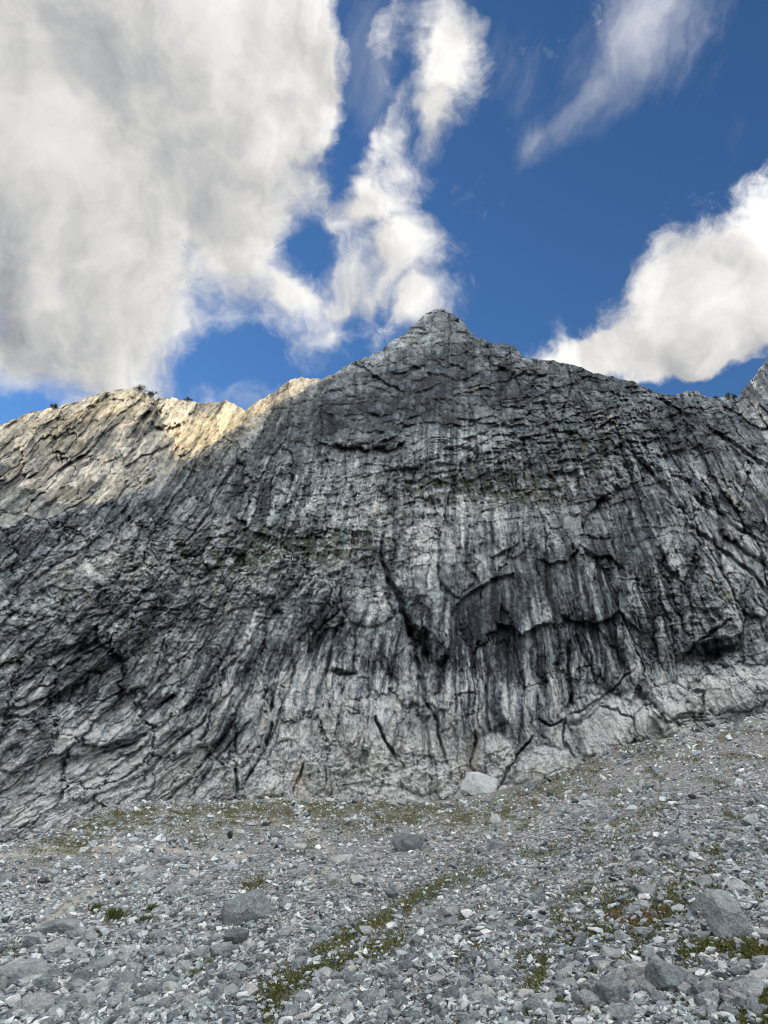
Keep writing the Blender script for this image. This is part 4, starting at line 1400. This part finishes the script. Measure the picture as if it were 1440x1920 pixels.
TUFTS = [(181, 1706, 9, 'dark green grass tuft, uppermost at the start of a row of tufts'), (215, 1720, 14, 'largest dark green grass tuft in coarse grey stones'),
         (190, 1752, 8, 'dark grass tuft between the flat brown slab and the largest tuft'), (286, 1706, 8, 'small green tuft above its neighbour right of the largest tuft'),
         (272, 1728, 9, 'bright green tuft between two stones right of the largest tuft'), (285, 1755, 6, 'faint green tuft lowest in the row of tufts'),
         (72, 1880, 8, 'green tuft beside the broad block at the bottom corner'), (145, 1880, 7, 'small green tuft below the mossy block')]
for (cx, cy, w, lab) in TUFTS:
    n = 130
    a = r.uniform(0, 6.283, n)
    q_ = np.sqrt(r.uniform(0, 1, n)) * w
    blades('grass_tuft', lab, cx + q_ * np.cos(a), cy + q_ * .4 * np.sin(a), r.uniform(6, 13, n) * w / 10, np.full(n, 1.8), r, np.clip(r.normal(.12, .1, n), 0, 1), None, 'grass tuft', 'grass tufts in the scree')

# ------------------------------------------------------------------ dwarf pines on the skyline
m, q = new_mat('pine_needles')
c = q.mix(attr(q, 'tone'), (.018, .030, .012), (.055, .080, .028))
M_PINE = finish(m, q, c, .85)
m, q = new_mat('pine_bark')
M_BARK = finish(m, q, (.09, .07, .05, 1), .9)


def pine(u, v, wpx, hpx, y, lab, seed):
    r = np.random.default_rng(seed)
    ax, az_ = rays(u, v)
    c0 = np.array([ax * y, y, az_ * y + CAM_H])
    w, h = wpx * y / F / 2, hpx * y / F
    root = bpy.data.objects.new('dwarf_pine', None)
    COL.objects.link(root)
    root.location = c0
    root['label'], root['category'], root['group'] = lab, 'pine', 'dwarf pines on the skyline'
    # crooked stems
    segs = []
    nst = 5
    for i in range(nst):
        p0 = np.array([r.uniform(-.4, .4) * w, r.uniform(-.4, .4) * w, -.35])
        p1 = p0 + np.array([r.uniform(-.5, .5) * w, r.uniform(-.3, .3) * w, h * .5])
        p2 = p1 + np.array([r.uniform(-.4, .4) * w, r.uniform(-.3, .3) * w, h * .35])
        segs += [(p0, p1, .09, .06), (p1, p2, .06, .02)]
    V, Fc = [], []
    for a_, b_, ra, rb in segs:
        o_ = len(V)
        for pp, rad in ((a_, ra), (b_, rb)):
            for k_ in range(5):
                an = k_ * 6.283 / 5
                V.append(pp + np.array([math.cos(an) * rad, math.sin(an) * rad, 0]))
        for k_ in range(5):
            k2 = (k_ + 1) % 5
            Fc.append([o_ + k_, o_ + k2, o_ + 5 + k2, o_ + 5 + k_])
    link('trunk', mesh_np('trunk', np.array(V), np.array(Fc), M_BARK), parent=root)
    n = 700
    cl = r.normal(size=(9, 3)) * np.array([w * .55, w * .3, h * .18]) + np.array([0, 0, h * .55])
    idx = r.integers(0, 9, n)
    p = cl[idx] + r.normal(size=(n, 3)) * np.array([w * .22, w * .2, h * .17])
    p[:, 2] = np.clip(p[:, 2], -.1, h * 1.05)
    s = h * .13
    d1 = r.normal(size=(n, 3)) + np.array([0, 0, 1.2])
    d1 = d1 / np.linalg.norm(d1, axis=1)[:, None] * s
    d2 = np.cross(d1, r.normal(size=(n, 3)))
    d2 = d2 / np.linalg.norm(d2, axis=1)[:, None] * s * .35
    V = np.stack([p - d2, p + d2, p + d1 * 1.4], 1).reshape(-1, 3)
    Fc = np.arange(3 * n).reshape(-1, 3)
    link('crown', mesh_np('crown', V, Fc, M_PINE, {'tone': np.repeat(r.uniform(0, 1, n), 3)}), parent=root)


pine(262, 734, 26, 12, 182, 'dark dwarf pine on the rounded buttress top', 61)
pine(283, 742, 18, 10, 180, 'low dark dwarf pine just right of the buttress top', 62)
pine(101, 766, 14, 11, 196, 'lone small dwarf pine farther down the buttress crest', 63)
pine(350, 752, 12, 8, 205, 'tiny dwarf pine beside the yellow ridge', 64)
pine(1366, 746, 14, 10, 113, 'tallest dwarf pine by the gap before the distant peak', 65)
pine(1378, 748, 9, 8, 113, 'low dwarf pine at the edge of the gap', 66)
pine(1342, 747, 8, 5, 114, 'tiny dwarf pine on the saddle crest', 67)
